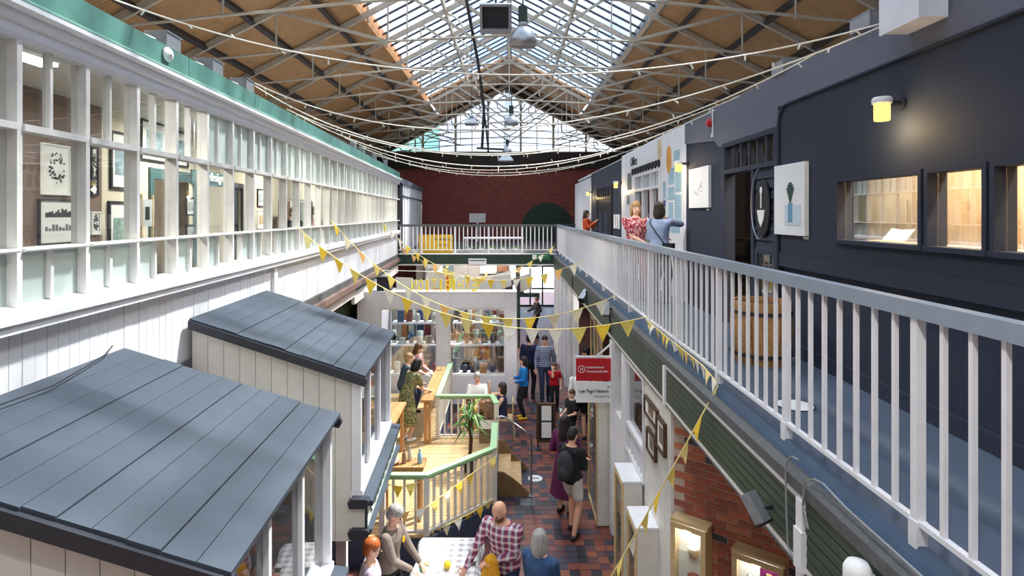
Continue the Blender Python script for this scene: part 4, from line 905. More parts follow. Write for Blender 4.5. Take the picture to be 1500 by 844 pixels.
for k, ch in enumerate('EXHIBITION'):
    x = P(694.5 - k * 9.85, 430, by0 + .1).x
    o = text(ch, .45, M_letter, frame_M((x, by0 + .14, bz + .035), (-1, 0, 0), (0, 0, 1)), ltx, .025); o.name = 'letter'
    xs_ = [v.co.x for v in o.data.vertices]; mid = (min(xs_) + max(xs_)) / 2; k_ = min(1, .135 / (max(xs_) - min(xs_))) * (1.25 if ch == 'I' else 1)
    for v in o.data.vertices: v.co.x = (v.co.x - mid) * k_
boxd = thing('storage_box', P(566, 425, 17.5), 'dark grey storage box on the left of the booth top', 'box'); p = P(563, 427, 15.7)
B('body', p.x - .16, p.x + .22, 15.5, 15.75, bz + .03, bz + .36, M_charcoal, boxd); B('lid', p.x - .18, p.x + .10, 15.48, 15.77, bz + .36, bz + .40, M_black, boxd)
# ================================================================ RAISED TIMBER DECK
ZD = .45
dk_ = thing('timber_deck', (-1.6, 11, 0), 'sunlit raised timber deck with navy skirting', 'deck')
# outline: near part X -2.2..-.21 (Y 8.45..12.2, front right corner cut off), rear part X -4..-1.5 up to the booth
def deck_right(y):
    if y < 9.47: return -1.21 + (y - 8.45) / (9.47 - 8.45) * (1.21 - .21)
    return -.21 if y < 12.2 else -1.5
dme = {}
y = 8.47
while y < 15.2:
    xr = deck_right(y) - .02; xl = LX(y) - .3
    MB().box(xl, xr, y, y + .092, ZD - .03, ZD - R.uniform(0, .003)).obj('deck_board', M_deck, dk_)
    y += .098
MB().prism([(-3.9, 8.45, .0), (-1.21, 8.45, .0), (-.21, 9.47, .0), (-.21, 12.2, .0), (-1.5, 12.2, 0), (-1.5, 15.2, 0), (-4.0, 15.2, 0)], (0, 0, .41)).obj('skirting', mat('navy_skirting', (62, 70, 92), .6, .06), dk_)
def balustrade(nm, pts, label, nbal, start_post=True):
    t = thing(nm, (pts[0][0], pts[0][1], ZD), label, 'railing')
    for k in range(len(pts) - 1):
        a = Vector((*pts[k], 0)); b = Vector((*pts[k + 1], 0)); d = (b - a).normalized(); ln = (b - a).length
        MB().bar(a + Vector((0, 0, ZD + .885)) - d * .03, b + Vector((0, 0, ZD + .885)) + d * .03, .11, .035).obj('handrail', M_lgreen, t)
        MB().bar(a + Vector((0, 0, ZD + .845)), b + Vector((0, 0, ZD + .845)), .04, .05).obj('top_rail', M_lgreen, t)
        MB().bar(a + Vector((0, 0, ZD + .05)), b + Vector((0, 0, ZD + .05)), .04, .04).obj('bottom_rail', M_cream, t)
        n = max(1, int(ln / .135))
        for i in range(1, n):
            p = a + d * (ln * i / n)
            MB().bar(p + Vector((0, 0, ZD + .05)), p + Vector((0, 0, ZD + .84)), .035, .035, (d.x, d.y, 0)).obj('baluster', M_cream, t)
        for p in ([a] if k == 0 else []) + [b]:
            MB().bar(p + Vector((0, 0, ZD - .0)), p + Vector((0, 0, ZD + .87)), .085, .085, (d.x, d.y, 0)).obj('post', M_cream, t)
    return t
balustrade('deck_railing', [(-1.86, 8.5), (-1.21, 8.5), (-.26, 9.47), (-.26, 10.55)], 'cream baluster railing with green handrail round the near deck corner', 0)
balustrade('deck_railing', [(-1.5, 14.9), (-1.5, 12.2), (-.36, 12.2), (-.26, 11.72)], 'cream baluster railing with green handrail at the back of the deck', 0)
# steps down to the aisle
stp = thing('steps', (.05, 11.1, 0), 'short wooden steps from the deck down to the aisle', 'steps')
for k, (x0, x1, z) in enumerate(((-.22, .0, .30), (.0, .20, .15), )): B('tread', x0, x1 + .03, 10.62, 11.68, z, z + .03, M_deck, stp); B('riser', x1 - .0, x1 + .02, 10.62, 11.68, 0, z, M_paper, stp)
for y in (10.58, 11.68):
    MB().prism([(-.22, y, 0), (.36, y, 0), (.36, y, .06), (.22, y, .2), (.05, y, .34), (-.1, y, .44 + (.16 if y > 11 else 0)), (-.22, y, .46 + (.14 if y > 11 else 0))], (0, .04, 0)).obj('stringer', mat('brown_stringer', (128, 100, 66), .6, .15) if y < 11 else bpy.data.materials['brown_stringer'], stp)
hr = thing('handrail', (.4, 10.6, 0), 'stainless steel handrail beside the deck steps', 'handrail')
MB().tube([(.4, 10.6, .0), (.4, 10.6, 1.10), (.36, 10.6, 1.14), (-.08, 10.6, 1.44), (-.16, 10.6, 1.46), (-.24, 10.6, 1.40)], .022, 8).obj('rail', M_chrome, hr, True)
MB().lathe([(.001, 0), (.06, 0), (.06, .012), (.025, .02), (.001, .02)], (.4, 10.6, 0), 12).obj('base_flange', M_chrome, hr)
pn = thing('info_panel', (-.5, 11.6, ZD), 'smoky clear panel with a white notice beside the yucca', 'panel')
B('sheet', -.62, -.3, 11.9, 11.92, ZD, ZD + .85, glass('smoky_acrylic', (.55, .5, .45), .3), pn); B('notice', -.60, -.32, 11.885, 11.895, ZD + .30, ZD + .48, M_paper, pn)
# yucca
yc = thing('yucca_plant', (-.58, 10.3, ZD), 'spiky green yucca in a dark pot on the deck', 'plant')
yb_ = Vector((-.72, 10.6, ZD))
MB().lathe([(.10, 0), (.14, .22), (.15, .24), (.12, .24), (.001, .20)], yb_, 14).obj('pot', M_charcoal, yc, True)
MB().tube([yb_ + Vector((0, 0, .2)), yb_ + Vector((.02, 0, .6)), yb_ + Vector((-.01, 0, 1.0))], .035, 8).obj('stem', M_darkwood, yc)
lm = [mat('yucca_leaf_%d' % k, c, .5, .15) for k, c in enumerate([(70, 120, 52), (110, 156, 70), (46, 92, 44)])]
for k in range(44):
    a = k * 2.4; el = R.uniform(-.5, 1.3); ln = R.uniform(.3, .5); zb = R.uniform(.7, 1.05)
    d = Vector((math.cos(a) * math.cos(el), math.sin(a) * math.cos(el), math.sin(el))); sd = d.cross(Vector((0, 0, 1))).normalized() * .022
    p0 = yb_ + Vector((0, 0, zb)); p1 = p0 + d * ln * .5 + Vector((0, 0, .05)); p2 = p0 + d * ln - Vector((0, 0, .10 + .1 * R.random()))
    th = Vector((0, 0, .004))
    MB().add([p0 - sd * .4, p0 + sd * .4, p1 + sd, p2, p1 - sd] + [q + th for q in (p0 - sd * .4, p0 + sd * .4, p1 + sd, p2, p1 - sd)], [(4, 2, 1, 0), (4, 3, 2), (5, 6, 7, 9), (7, 8, 9), (0, 1, 6, 5), (1, 2, 7, 6), (2, 3, 8, 7), (3, 4, 9, 8), (4, 0, 5, 9)]).obj('leaf', lm[k % 3], yc)
# ================================================================ TABLES ON THE DECK AND IN THE HALL
def table(nm, x0, x1, y0, y1, z0, zt, label, m=M_oak, th=.045):
    t = thing(nm, ((x0 + x1) / 2, (y0 + y1) / 2, z0), label, 'table')
    n = max(2, int((x1 - x0) / .16))
    for k in range(n): B('top_plank', x0 + (x1 - x0) * k / n + .002, x0 + (x1 - x0) * (k + 1) / n - .002, y0, y1, z0 + zt - th, z0 + zt, m, t)
    for x in (x0 + .05, x1 - .11):
        for y in (y0 + .06, y1 - .12): B('leg', x, x + .06, y, y + .06, z0, z0 + zt - th, m, t)
    B('apron', x0 + .06, x1 - .06, y0 + .08, y0 + .11, z0 + zt - th - .08, z0 + zt - th, m, t); B('apron', x0 + .06, x1 - .06, y1 - .11, y1 - .08, z0 + zt - th - .08, z0 + zt - th, m, t)
    return t
table('standing_table', -1.80, -1.56, 11.8, 14.4, ZD, .92, 'tall honey wood table the three women lean on')
table('side_counter', LX(11) + .55 + .55, LX(11) + .55 + .95, 9.2, 11.6, ZD, .95, 'narrow wooden counter along the kiosk side of the deck')
table('cafe_table', -1.1, -.45, 13.0, 13.9, 0, .74, 'small pale table between the seated group')
def chair(x, y, rz, label, m=M_oak, z=0):
    t = thing('chair', (x, y, z), label, 'chair', rz=rz)
    MB().box(-.21, .21, -.2, .22, .42, .46).obj('seat', m, t, local=True)
    MB().box(-.20, .20, .20, .23, .62, .86).obj('backrest', m, t, local=True)
    for sx in (-.18, .18):
        MB().tube([(sx, -.17, .42), (sx * 1.15, -.2, 0)], .014, 6).obj('leg', m, t, local=True)
        MB().tube([(sx * 1.15, .26, 0), (sx, .21, .44), (sx, .22, .86)], .014, 6).obj('leg', m, t, local=True)
    return t
chair(-.13, 13.45, math.pi / 2 * -1, 'pale wooden chair under the woman in the navy top', M_pine)
chair(-.78, 14.25, math.pi * 0, 'pale wooden chair under the grey haired man in white', M_pine)
chair(-.85, 12.66, math.pi, 'pale wooden chair under the brown haired person facing away', M_pine)
# gingham table at the bottom
gt = table('trestle_table', -1.16, -.42, 5.6, 7.86, 0, .73, 'long table hidden under the grey checked cloth')
cl = MB(); 
x0, x1, y0, y1, zt = -1.2, -.38, 5.55, 7.92, .737
nx_, ny_ = 14, 40; V = []; Fc = []
for j in range(ny_ + 1):
    for i in range(nx_ + 1):
        u = -.16 + 1.32 * i / nx_; v = -.05 + 1.1 * j / ny_
        X = x0 + (x1 - x0) * min(max(u, 0), 1); Yv = y0 + (y1 - y0) * min(max(v, 0), 1); d = max(0, -u, u - 1) * .82 + max(0, -v, v - 1) * 2.3
        X += (.025 * math.sin(Yv * 9) if 0 < d else 0) * (1 if u > .5 else -1) + (.03 if u > 1 else -.03 if u < 0 else 0) * min(1, d * 6)
        V.append((X, Yv + (.02 if v > 1 else 0), zt - d + .004))
Fc = [(j * (nx_ + 1) + i, j * (nx_ + 1) + i + 1, (j + 1) * (nx_ + 1) + i + 1, (j + 1) * (nx_ + 1) + i) for j in range(ny_) for i in range(nx_)]
cl.add(V, Fc); clo = cl.obj('tablecloth', stripes('grey_gingham', (176, 168, 168), (244, 242, 240), 0, .12, .5, .8, axis2=1, noise=.03), smooth=True)
tag(clo, 'white and grey checked cloth draped over the long table', 'tablecloth')
def prop(nm, prof, c, m, label, cat, n=14): return tag(MB().lathe(prof, c, n).obj(nm, m, smooth=True), label, cat)
tz = .745
lemon = MB().ball((-.77, 7.22, tz + .045), (.045, .06, .045), 12, 8).obj('lemon', mat('lemon_yellow', (240, 204, 40), .5, .05), smooth=True); tag(lemon, 'bright yellow lemon in the middle of the checked cloth', 'fruit')
prop('paper_cup', [(.028, 0), (.04, .1), (.037, .1), (.027, .01), (.001, .01)], (-1.08, 7.16, tz), mat('cup_green', (110, 176, 140), .6, .05), 'small green cup on the checked cloth', 'cup')
prop('glass_tumbler', [(.03, 0), (.036, .11), (.033, .11), (.028, .008), (.001, .008)], (-.92, 6.78, tz), M_glass, 'clear tumbler left on the checked cloth', 'glass')
prop('glass_tumbler', [(.03, 0), (.036, .11), (.033, .11), (.028, .008), (.001, .008)], (-.80, 6.76, tz), M_glass, 'clear tumbler right of the other tumbler on the cloth', 'glass')
tag(B('coaster', -1.08, -1.0, 7.27, 7.35, tz, tz + .008, M_pine), 'wooden coaster near the green cup', 'coaster')
tag(B('coaster', -.50, -.42, 7.27, 7.35, tz, tz + .008, M_darkwood), 'dark coaster by the bald man\'s hand', 'coaster')
tag(B('coaster', -.50, -.42, 6.92, 7.0, tz, tz + .008, M_darkwood), 'dark coaster nearest the table end by the denim jacket', 'coaster')
# bottles, plates on near deck rail corner
for k, (x, c) in enumerate(((-1.62, (150, 120, 96)), (-1.55, (206, 196, 180)), (-1.38, (150, 190, 206)))):
    prop('bottle', [(.035, 0), (.038, .02), (.038, .13), (.015, .17), (.015, .22), (.018, .225), (.001, .225)], (x, 8.95 + .1 * (k % 2), ZD + .86), mat('bottle_%d' % k, c, .2, .05), ('brown bottle on the near deck counter', 'cream bottle beside the brown one on the near deck counter', 'pale blue spray bottle on the near deck counter')[k], 'bottle')
tag(MB().lathe([(.10, 0), (.14, .05), (.13, .05), (.09, .01), (.001, .01)], (-1.82, 8.95, ZD + .86), 14).obj('wicker_bowl', mat('pink_wicker', (206, 160, 140), .8, .2, 40), smooth=True), 'pinkish bowl on the near deck counter', 'bowl')
table('serving_shelf', -2.0, -1.3, 8.8, 9.15, ZD, .86, 'narrow shelf table just inside the near deck rail')
# ================================================================ A-BOARD, FLOOR MARKERS, SIGNS
ab = thing('a_board', (.62, 12.9, 0), 'wooden A-board with two white notices standing in the aisle', 'signboard')
p0 = P(787, 640, 12.9)
xa, xb = P(786.5, 640, 12.9).x, P(814, 640, 12.9).x; zt_, zb_ = CZ - (590 - VY) * 12.9 / F, .0
B('panel', xa + .03, xb - .03, 12.86, 12.88, .12, zt_ - .04, M_ink, ab)
for x in (xa, xb - .045): B('stile', x, x + .045, 12.84, 12.90, 0, zt_, M_darkwood, ab); MB().bar((x + .02, 12.9, zt_ - .03), (x + .02, 13.3, 0), .04, .03).obj('back_leg', M_darkwood, ab)
for z in (.10, zt_ - .045): B('rail', xa, xb, 12.84, 12.90, z, z + .045, M_darkwood, ab)
for z in (.2, .58): B('notice', xa + .10, xb - .10, 12.85, 12.859, z, z + .34, M_paper, ab)
for i, (x, y, l) in enumerate(((784, 701, 'white round arrow sticker on the tiles by the steel handrail'), (823, 652, 'white round sticker on the tiles beside the A-board'))):
    p = PZ(x, y, 0); o = MB().lathe([(.001, 0), (.14, 0), (.14, .004), (.001, .004)], p, 24).obj('floor_sticker', M_paper); tag(o, l, 'sticker'); B('arrow', p.x - .07, p.x + .07, p.y - .015, p.y + .015, .004, .006, M_ink, o)
gr_ = thing('floor_grate', PZ(772, 742, 0), 'steel drain grate in the tiles by the deck corner', 'grate'); p = PZ(773, 736, 0)
for k in range(5): B('bar', p.x - .13, p.x + .13, p.y - .12 + k * .055, p.y - .10 + k * .055, .0, .008, M_steel, gr_)
ss = thing('hanging_sign', (1.4, 9.38, 2.14), 'red and white double shop sign hung on a white bracket over the aisle', 'sign')
xs0, xs1 = 1.08, 1.68
B('red_board', xs0, xs1, 9.37, 9.40, 2.46, 2.82, M_red, ss); B('white_board', xs0, xs1, 9.37, 9.40, 2.11, 2.44, M_paper, ss)
B('bracket', xs0 - .02, 1.70, 9.37, 9.40, 2.83, 2.86, M_white, ss); MB().bar((1.42, 9.385, 2.86), (1.70, 9.385, 3.1), .025, .025).obj('brace', M_white, ss)
sgn = lambda x, z: frame_M((x, 9.366, z), (1, 0, 0), (0, 0, 1))
MB().tube([(1.165 + .055 * math.cos(a), 9.365, 2.65 + .055 * math.sin(a)) for a in [2 * math.pi * k / 20 for k in range(21)]], .004, 4).obj('emblem_ring', M_paper, ss)
text('H', .07, M_paper, sgn(1.145, 2.627), ss, .002); text('Candida Hazelwood', .045, M_paper, sgn(1.235, 2.665), ss, .002, spacing=.8); text('Contemporary Jewellery', .046, M_paper, sgn(1.235, 2.60), ss, .002, spacing=.8)
text('Lee Page Hanson', .080, M_ink, sgn(1.12, 2.27), ss, .002, spacing=.88); text('CERAMICS', .045, M_grey, sgn(1.36, 2.19), ss, .002, spacing=1.3)
text('ee', .05, M_ink, sgn(1.58, 2.35), ss, .002)
# display cases, frames, lamps on the right shopfront
def case(o, d, n, w, h, dep, z0, label):
    """lit wooden wall display case: o corner on wall, d along, n out of wall"""
    d = Vector(d).normalized(); n = Vector(n).normalized(); T = lambda p: tuple(Vector(o) + d * p[0] + n * p[1] + Vector((0, 0, p[2])))
    t = thing('display_case', T((w / 2, 0, z0)), label, 'display case')
    B('back', 0, w, 0, .02, z0, z0 + h, M_paper, t, T)
    for a, b in ((0, .02), (w - .02, w)): B('side', a, b, 0, dep, z0, z0 + h, M_pine, t, T)
    B('top', -.01, w + .01, 0, dep, z0 + h, z0 + h + .03, M_pine, t, T); B('bottom', 0, w, 0, dep, z0 - .02, z0, M_pine, t, T)
    for a, b in ((0, .05), (w - .05, w)): B('door_stile', a, b, dep, dep + .02, z0, z0 + h, M_pine, t, T)
    for a, b in ((0, .05), (h - .05, h)): B('door_rail', 0, w, dep, dep + .02, z0 + a, z0 + b, M_pine, t, T)
    B('pane', .05, w - .05, dep + .006, dep + .01, z0 + .05, z0 + h - .05, M_glass, t, T)
    for k in (.33, .63): B('glass_shelf', .02, w - .02, .02, dep - .01, z0 + h * k, z0 + h * k + .008, M_glass, t, T)
    B('lamp', .08, w - .08, dep * .4, dep * .6, z0 + h - .02, z0 + h - .01, M_cool, t, T)
    l = bpy.data.lights.new('case_lamp', 'AREA'); l.size = .2; l.energy = 1.3; lo = bpy.data.objects.new('case_lamp', l); COL.objects.link(lo); lo.location = T((w / 2, dep * .5, z0 + h - .04)); lo.parent = t; lo.matrix_parent_inverse = wm(t).inverted()
    return t, T
t1, T1 = case(BO + BN * .01 + BD * .05, BD, BN, .36, .95, .16, 1.08, 'lit wooden display case holding two pottery bowls on the brick wall')
t2, T2 = case(BO + BN * .01 + BD * .66, BD, BN, .46, .95, .16, .99, 'lit wooden display case holding a purple picture on the brick wall')
for k, (z, c, l) in enumerate(((1.08 + .95 * .63 + .01, (196, 176, 150), 'white and sand pottery bowl on the upper glass shelf'), (1.08 + .95 * .33 + .01, (170, 96, 70), 'red patterned pottery bowl on the lower glass shelf'))):
    tag(MB().lathe([(.04, 0), (.055, .05), (.06, .10), (.055, .10), (.035, .015), (.001, .015)], T1((.2, .08, z)), 16).obj('bowl', mat('bowl_%d' % k, c, .4, .3, 30), smooth=True), l, 'bowl')
a = T2((.27, .05, 1.64)); pc = thing('purple_picture', a, 'small purple picture inside the right display case', 'picture'); B('print', .22, .38, .03, .045, 1.60, 1.84, mat('purple_print', (110, 24, 84), .5, .5, 12), pc, T2); B('gold_figure', .28, .33, .045, .05, 1.64, 1.78, mat('gold_figure', (206, 170, 110), .4, .1), pc, T2)
tag(MB().lathe([(.02, 0), (.004, .01), (.004, .08), (.03, .10), (.03, .13), (.001, .14)], T2((.14, .08, .99 + .95 * .63 + .01)), 10).obj('ornament', M_steel, smooth=True), 'small metal ornament beside the purple picture', 'ornament')
# display cabinets on the white wall (facing the aisle)
for k, (y0, y1, z1, lb_) in enumerate(((6.62, 7.1, 1.55, 'tall cream display cabinet nearest the brick corner'), (7.4, 7.95, 1.72, 'tall cream display cabinet under the barred window'), (9.55, 10.6, 2.05, 'tall cream display cabinet beside the hanging sign'))):
    t = thing('display_cabinet', (1.55, y0, 0), lb_, 'cabinet')
    B('carcass', 1.46, 1.70, y0, y1, .02, z1, M_cream, t); B('top', 1.44, 1.71, y0 - .01, y1 + .01, z1, z1 + .025, M_white, t)
    for a, b in ((y0, y0 + .05), (y1 - .05, y1)): B('door_stile', 1.435, 1.46, a, b, .02, z1, M_pine, t)
    for z in (.02, z1 - .06): B('door_rail', 1.435, 1.46, y0, y1, z, z + .06, M_pine, t)
    B('pane', 1.45, 1.455, y0 + .05, y1 - .05, .08, z1 - .06, M_reflglass, t)
pc_ = [(401, 472, 380, 578, 460), (468, 516, 493, 735, 530), (415, 463, 570, 762, 608)]
for k, (xa_, xb_, ya_, yb_2, yn_) in enumerate(pc_):
    A = PX(840 + xa_ / 3.835, 480 + ya_ / 3.835, XE - .02); Bq = PX(840 + xb_ / 3.835, 480 + yn_ / 3.835, XE - .02); Cq = PX(840 + xb_ / 3.835, 480 + yb_2 / 3.835, XE - .02)
    t = thing('framed_picture', (XE - .02, Bq.y, Cq.z), ('brown framed picture, topmost of three beside the brick corner', 'brown framed picture nearest the brick corner', 'brown framed picture, lowest of three on the white wall')[k], 'picture')
    y0, y1, z0, z1 = Bq.y, A.y, Cq.z, (A.z + Bq.z) / 2; w = .03
    for a, b in ((y0, y0 + w), (y1 - w, y1)): B('frame_side', XE - .04, XE - .001, a, b, z0, z1, M_darkwood, t)
    for a, b in ((z0, z0 + w), (z1 - w, z1)): B('frame_rail', XE - .04, XE - .001, y0, y1, a, b, M_darkwood, t)
    B('mount', XE - .02, XE - .001, y0 + w, y1 - w, z0 + w, z1 - w, M_paper, t)
    B('print', XE - .024, XE - .02, y0 + (y1 - y0) * .3, y0 + (y1 - y0) * .7, z0 + (z1 - z0) * .25, z0 + (z1 - z0) * .75, mat('sepia_print_%d' % k, (150, 130, 110), .7, .5, 30), t)
def flood(p, label, aim=(-.6, -.4, -.7), s=1):
    aim = Vector(aim).normalized(); q = aim.to_track_quat('Z', 'Y').to_matrix(); p = Vector(p)
    t = thing('floodlight', p, label, 'floodlight')
    m = MB(); m.box(-.055 * s, .055 * s, -.05 * s, .05 * s, -.24 * s, .0); m.v = [tuple(p + q @ Vector(v)) for v in m.v]; m.obj('housing', M_steel, t)
    m = MB(); m.box(-.06 * s, .06 * s, -.055 * s, .055 * s, .0, .02 * s); m.v = [tuple(p + q @ Vector(v)) for v in m.v]; m.obj('hood', M_black, t)
    MB().tube([p - aim * .1 * s, p - aim * .1 * s + Vector((.10, 0, .02)), (XE + .0, p.y - .02, p.z + .06)], .015, 6).obj('arm', M_black, t)
    MB().lathe([(.001, 0), (.05, 0), (.05, .02), (.001, .02)], (XE - .02, p.y - .02, p.z + .06), 12, Matrix.Rotation(math.pi / 2, 3, 'Y')).obj('base', M_black, t)
    return t
p = PX(1118, 765, 1.60); flood(p, 'long grey floodlight on a black arm in front of the brick wall', (.35, -.5, -.8), .75)
p = PX(852, 440, 1.56); flood(p, 'pale grey floodlight high on the green fascia furthest along', (-.5, -.6, -.6), 1.2)
p = PX(888, 462, 1.56); flood(p, 'small pale floodlight between the far one and the hanging sign', (-.1, -.3, -.95), .9)
rl_ = thing('bulkhead_lamp', PX(1258, 836, 1.62), 'white rounded bulkhead lamp at the bottom of the green fascia', 'lamp'); p = PX(1256, 846, 1.60)
MB().lathe([(.001, 0), (.05, 0), (.06, .02), (.06, .08), (.045, .11), (.001, .12)], p - Vector((0, 0, .04)), 16).obj('dome', M_paper, rl_, True); MB().tube([p, (XE, p.y, p.z)], .015, 6).obj('arm', M_white, rl_)
cbl = MB().tube([PX(1170, 674, 1.66), PX(1160, 669, 1.65), PX(1152, 676, 1.645), PX(1151, 700, 1.65), PX(1152, 745, 1.655), PX(1154, 800, 1.66), PX(1168, 830, 1.66)], .006, 5).obj('grey_cable', M_steel); tag(cbl, 'loose grey cable looping down the green fascia left of the white post', 'cable')
cbl = MB().tube([PX(1352, 846, 1.66), PX(1290, 790, 1.66), PX(1240, 745, 1.66), PX(1206, 709, 1.655), PX(1192, 702, 1.65), PX(1179, 705, 1.645), PX(1176, 740, 1.645), PX(1184, 775, 1.65)], .006, 5).obj('grey_cable', M_steel); tag(cbl, 'grey cable running along the gutter to the white post', 'cable')
# shop recess with wooden cabinets seen past the hanging sign
for k, (y0, y1) in enumerate(((13.4, 14.1), (12.4, 13.1))):
    t = thing('wall_cabinet', (2.1, y0, 1.6), ('pine glazed wall cabinet at the back of the open shop', 'pine glazed wall cabinet nearer the hanging sign')[k], 'cabinet')
    B('carcass', 2.0, 2.19, y0, y1, 1.2, 2.75, M_darkwood, t)
    for a, b in ((y0, y0 + .09), (y1 - .09, y1)): B('door_stile', 1.97, 2.0, a, b, 1.2, 2.75, M_pine, t)
    for a, b in ((1.2, 1.29), (2.66, 2.75)): B('door_rail', 1.97, 2.0, y0, y1, a, b, M_pine, t)
    B('pane', 1.98, 1.986, y0 + .09, y1 - .09, 1.29, 2.66, M_glass, t)
# ================================================================ PICTURES IN THE LEFT GALLERY ROOM
def room_pic(x0, x1, y0, y1, label, frame=M_ink, fw=.03, art=None, mount=M_paper, d=-2.5, col=(120, 130, 134), ap=(.2, .8, .25, .75)):
    ua, ub = LY(x0, d), LY(x1, d); um = (ua + ub) / 2
    za, zb = CZ + (VY - y0) * um / F, CZ + (VY - y1) * um / F
    t = thing('framed_picture', lw((d + .01, um, zb)), label, 'picture')
    for a, b in ((ua, ua + fw), (ub - fw, ub)): B('frame_side', d + .0, d + .035, a, b, zb, za, frame, t, lw)
    for a, b in ((zb, zb + fw), (za - fw, za)): B('frame_rail', d + .0, d + .035, ua, ub, a, b, frame, t, lw)
    B('mount', d, d + .018, ua + fw, ub - fw, zb + fw, za - fw, mount, t, lw)
    w, h = ub - ua, za - zb
    m = mat('print_%d_%d' % (x0, y0), col, .7, .55, 12, rgb2=tuple(min(255, c + 70) for c in col))
    if art == 'dots':
        for k in range(60):
            a = R.uniform(0, 6.28); r = R.uniform(.45, 1) ; yy = um + .26 * w * r * math.cos(a); zz = zb + h * .53 + .34 * h * r * math.sin(a)
            B('ink_mark', d + .018, d + .021, yy - R.uniform(.006, .02), yy + R.uniform(.006, .02), zz - .012, zz + .012, M_ink, t, lw)
    elif art == 'town':
        for k in range(14): yy = ua + w * (.16 + .05 * k); B('ink_mark', d + .018, d + .021, yy, yy + w * .045, zb + h * .60, zb + h * (.68 + .14 * R.random()), M_ink, t, lw)
        for k in range(8): yy = ua + w * (.16 + .085 * k); B('ink_mark', d + .018, d + .021, yy, yy + w * .06, zb + h * .30, zb + h * (.36 + .1 * R.random()), M_grey, t, lw)
    else: B('print', d + .018, d + .022, ua + w * ap[0], ua + w * ap[1], zb + h * ap[2], zb + h * ap[3], m, t, lw)
    return t
room_pic(59, 103, 212, 286, 'white framed ink drawing of a dotted vessel on the brown wall', M_paper, .025, 'dots')
room_pic(54, 112, 292, 358, 'black framed ink drawing of a town on the brown wall', M_ink, .025, 'town')
room_pic(131, 142, 215, 287, 'tall black framed drawing at the edge of the brown wall', M_ink, .03, 'dots')
room_pic(132, 145, 310, 344, 'small white drawing low at the edge of the brown wall', M_paper, .02, 'dots')
room_pic(160, 192, 194, 278, 'black framed seascape print, upper one on the cream wall', M_ink, .04, None, M_paper, col=(90, 112, 124))
room_pic(157, 192, 295, 392, 'black framed green seascape print, lower one on the cream wall', M_ink, .04, None, M_paper, col=(96, 124, 118))
room_pic(204, 245, 178, 238, 'dark framed landscape hung high above the teal doorway', M_ink, .04, None, M_paper, col=(110, 132, 140))
room_pic(249, 274, 192, 245, 'dark framed landscape hung high right of the teal doorway', M_ink, .04, None, M_paper, col=(104, 126, 138))
room_pic(271, 285, 289, 316, 'small black framed print, upper one right of the teal doorway', M_ink, .03, None, M_paper)
room_pic(271, 285, 329, 352, 'small black framed print, lower one right of the teal doorway', M_ink, .03, None, M_paper)
room_pic(376, 386, 277, 303, 'small black framed print between two posts far along the gallery', M_ink, .03, None, M_paper)
room_pic(376, 388, 308, 335, 'small pale print under the far black framed one', M_paper, .02, None, M_paper, col=(170, 140, 110))
bs = thing('picture_board', (0, 0, 0), 'pale board with a small photo on an easel in the teal doorway', 'board'); u = LY(217, -2.1)
bs.location = lw((-2.1, u, 4.6)); zq = lambda y: CZ + (VY - y) * u / F
B('board', -2.12, -2.1, LY(206, -2.1), LY(226, -2.1), zq(332), zq(292), mat('pale_grey_board', (190, 198, 204), .7, .04), bs, lw); B('photo', -2.1, -2.095, LY(213, -2.1), LY(219, -2.1), zq(322), zq(303), M_ink, bs, lw)
for x in (208, 224): MB().bar(lw((-2.11, LY(x, -2.1), ZG)), lw((-2.11, LY(x, -2.1), zq(285))), .03, .03).obj('easel_leg', M_pine, bs)
dsg = thing('hanging_sign', lw((-1.6, LY(305, -1.6), 5.4)), 'teal hanging sign with white script lettering behind the windows', 'sign'); u0, u1 = LY(281, -1.6), LY(329, -1.6); um = (u0 + u1) / 2
z0, z1 = CZ + (VY - 272) * um / F, CZ + (VY - 252) * um / F
B('board', -1.62, -1.6, u0, u1, z0, z1, M_teal, dsg, lw); text('design', .21, M_paper, frame_M(lw((-1.595, LY(307, -1.6), z0 + .08)), (-.0565, 1, 0), (0, 0, 1)), dsg)
for u in (u0 + .1, u1 - .1): MB().tube([lw((-1.61, u, z1)), lw((-1.61, u, 6.7))], .006, 4).obj('cord', M_steel, dsg)
dmn = thing('coat_rail', lw((-2.3, 17, ZG)), 'rail of dark and patterned clothes inside the far gallery window', 'clothes rail')
for k in range(8): MB().prism([(-2.2, 15.0 + k * .3, 5.5), (-2.2, 15.2 + k * .3, 5.5), (-2.2, 15.26 + k * .3, 4.4), (-2.2, 14.95 + k * .3, 4.4)], (.25, 0, 0), lw).obj('garment', gmat[(k * 4) % 9], dmn)
MB().tube([lw((-2.05, 14.8, 3.65)), lw((-2.05, 14.8, 5.55)), lw((-2.05, 17.6, 5.55)), lw((-2.05, 17.6, 3.65))], .02, 6).obj('frame', M_steel, dmn)
for k in range(4):
    y = 4.6 + k * 4.6; tube_light(LX(y) - 1.5, LX(y) - 1.3, y, y + 1.2, 6.70, 70, 'ceiling strip light in the gallery room, %s from the near end' % ORD[k], (1, .93, .82))
tube_light(3.45, 3.6, 2.6, 5.4, 6.62, 170, 'added ceiling strip light brightening the room behind the navy windows', (1, .86, .66))  # added to brighten the timber lining seen through the glass
tube_light(4.2, 4.35, 7.0, 8.4, 6.62, 40, 'added ceiling strip light brightening the room behind the plaque', (1, .9, .75))  # added lamp, brightens the doorway room
tube_light(LX(10.4) - 3.6, LX(10.4) - 3.4, 9.8, 11.0, 6.70, 60, 'added ceiling strip light brightening the shop beyond the teal doorway', (1, .9, .75))  # added so the doorway does not look black
tube_light(2.35, 2.5, 10.0, 14.6, 3.42, 60, 'added strip light brightening the open shop behind the hanging sign')  # added lamp for the shop recess
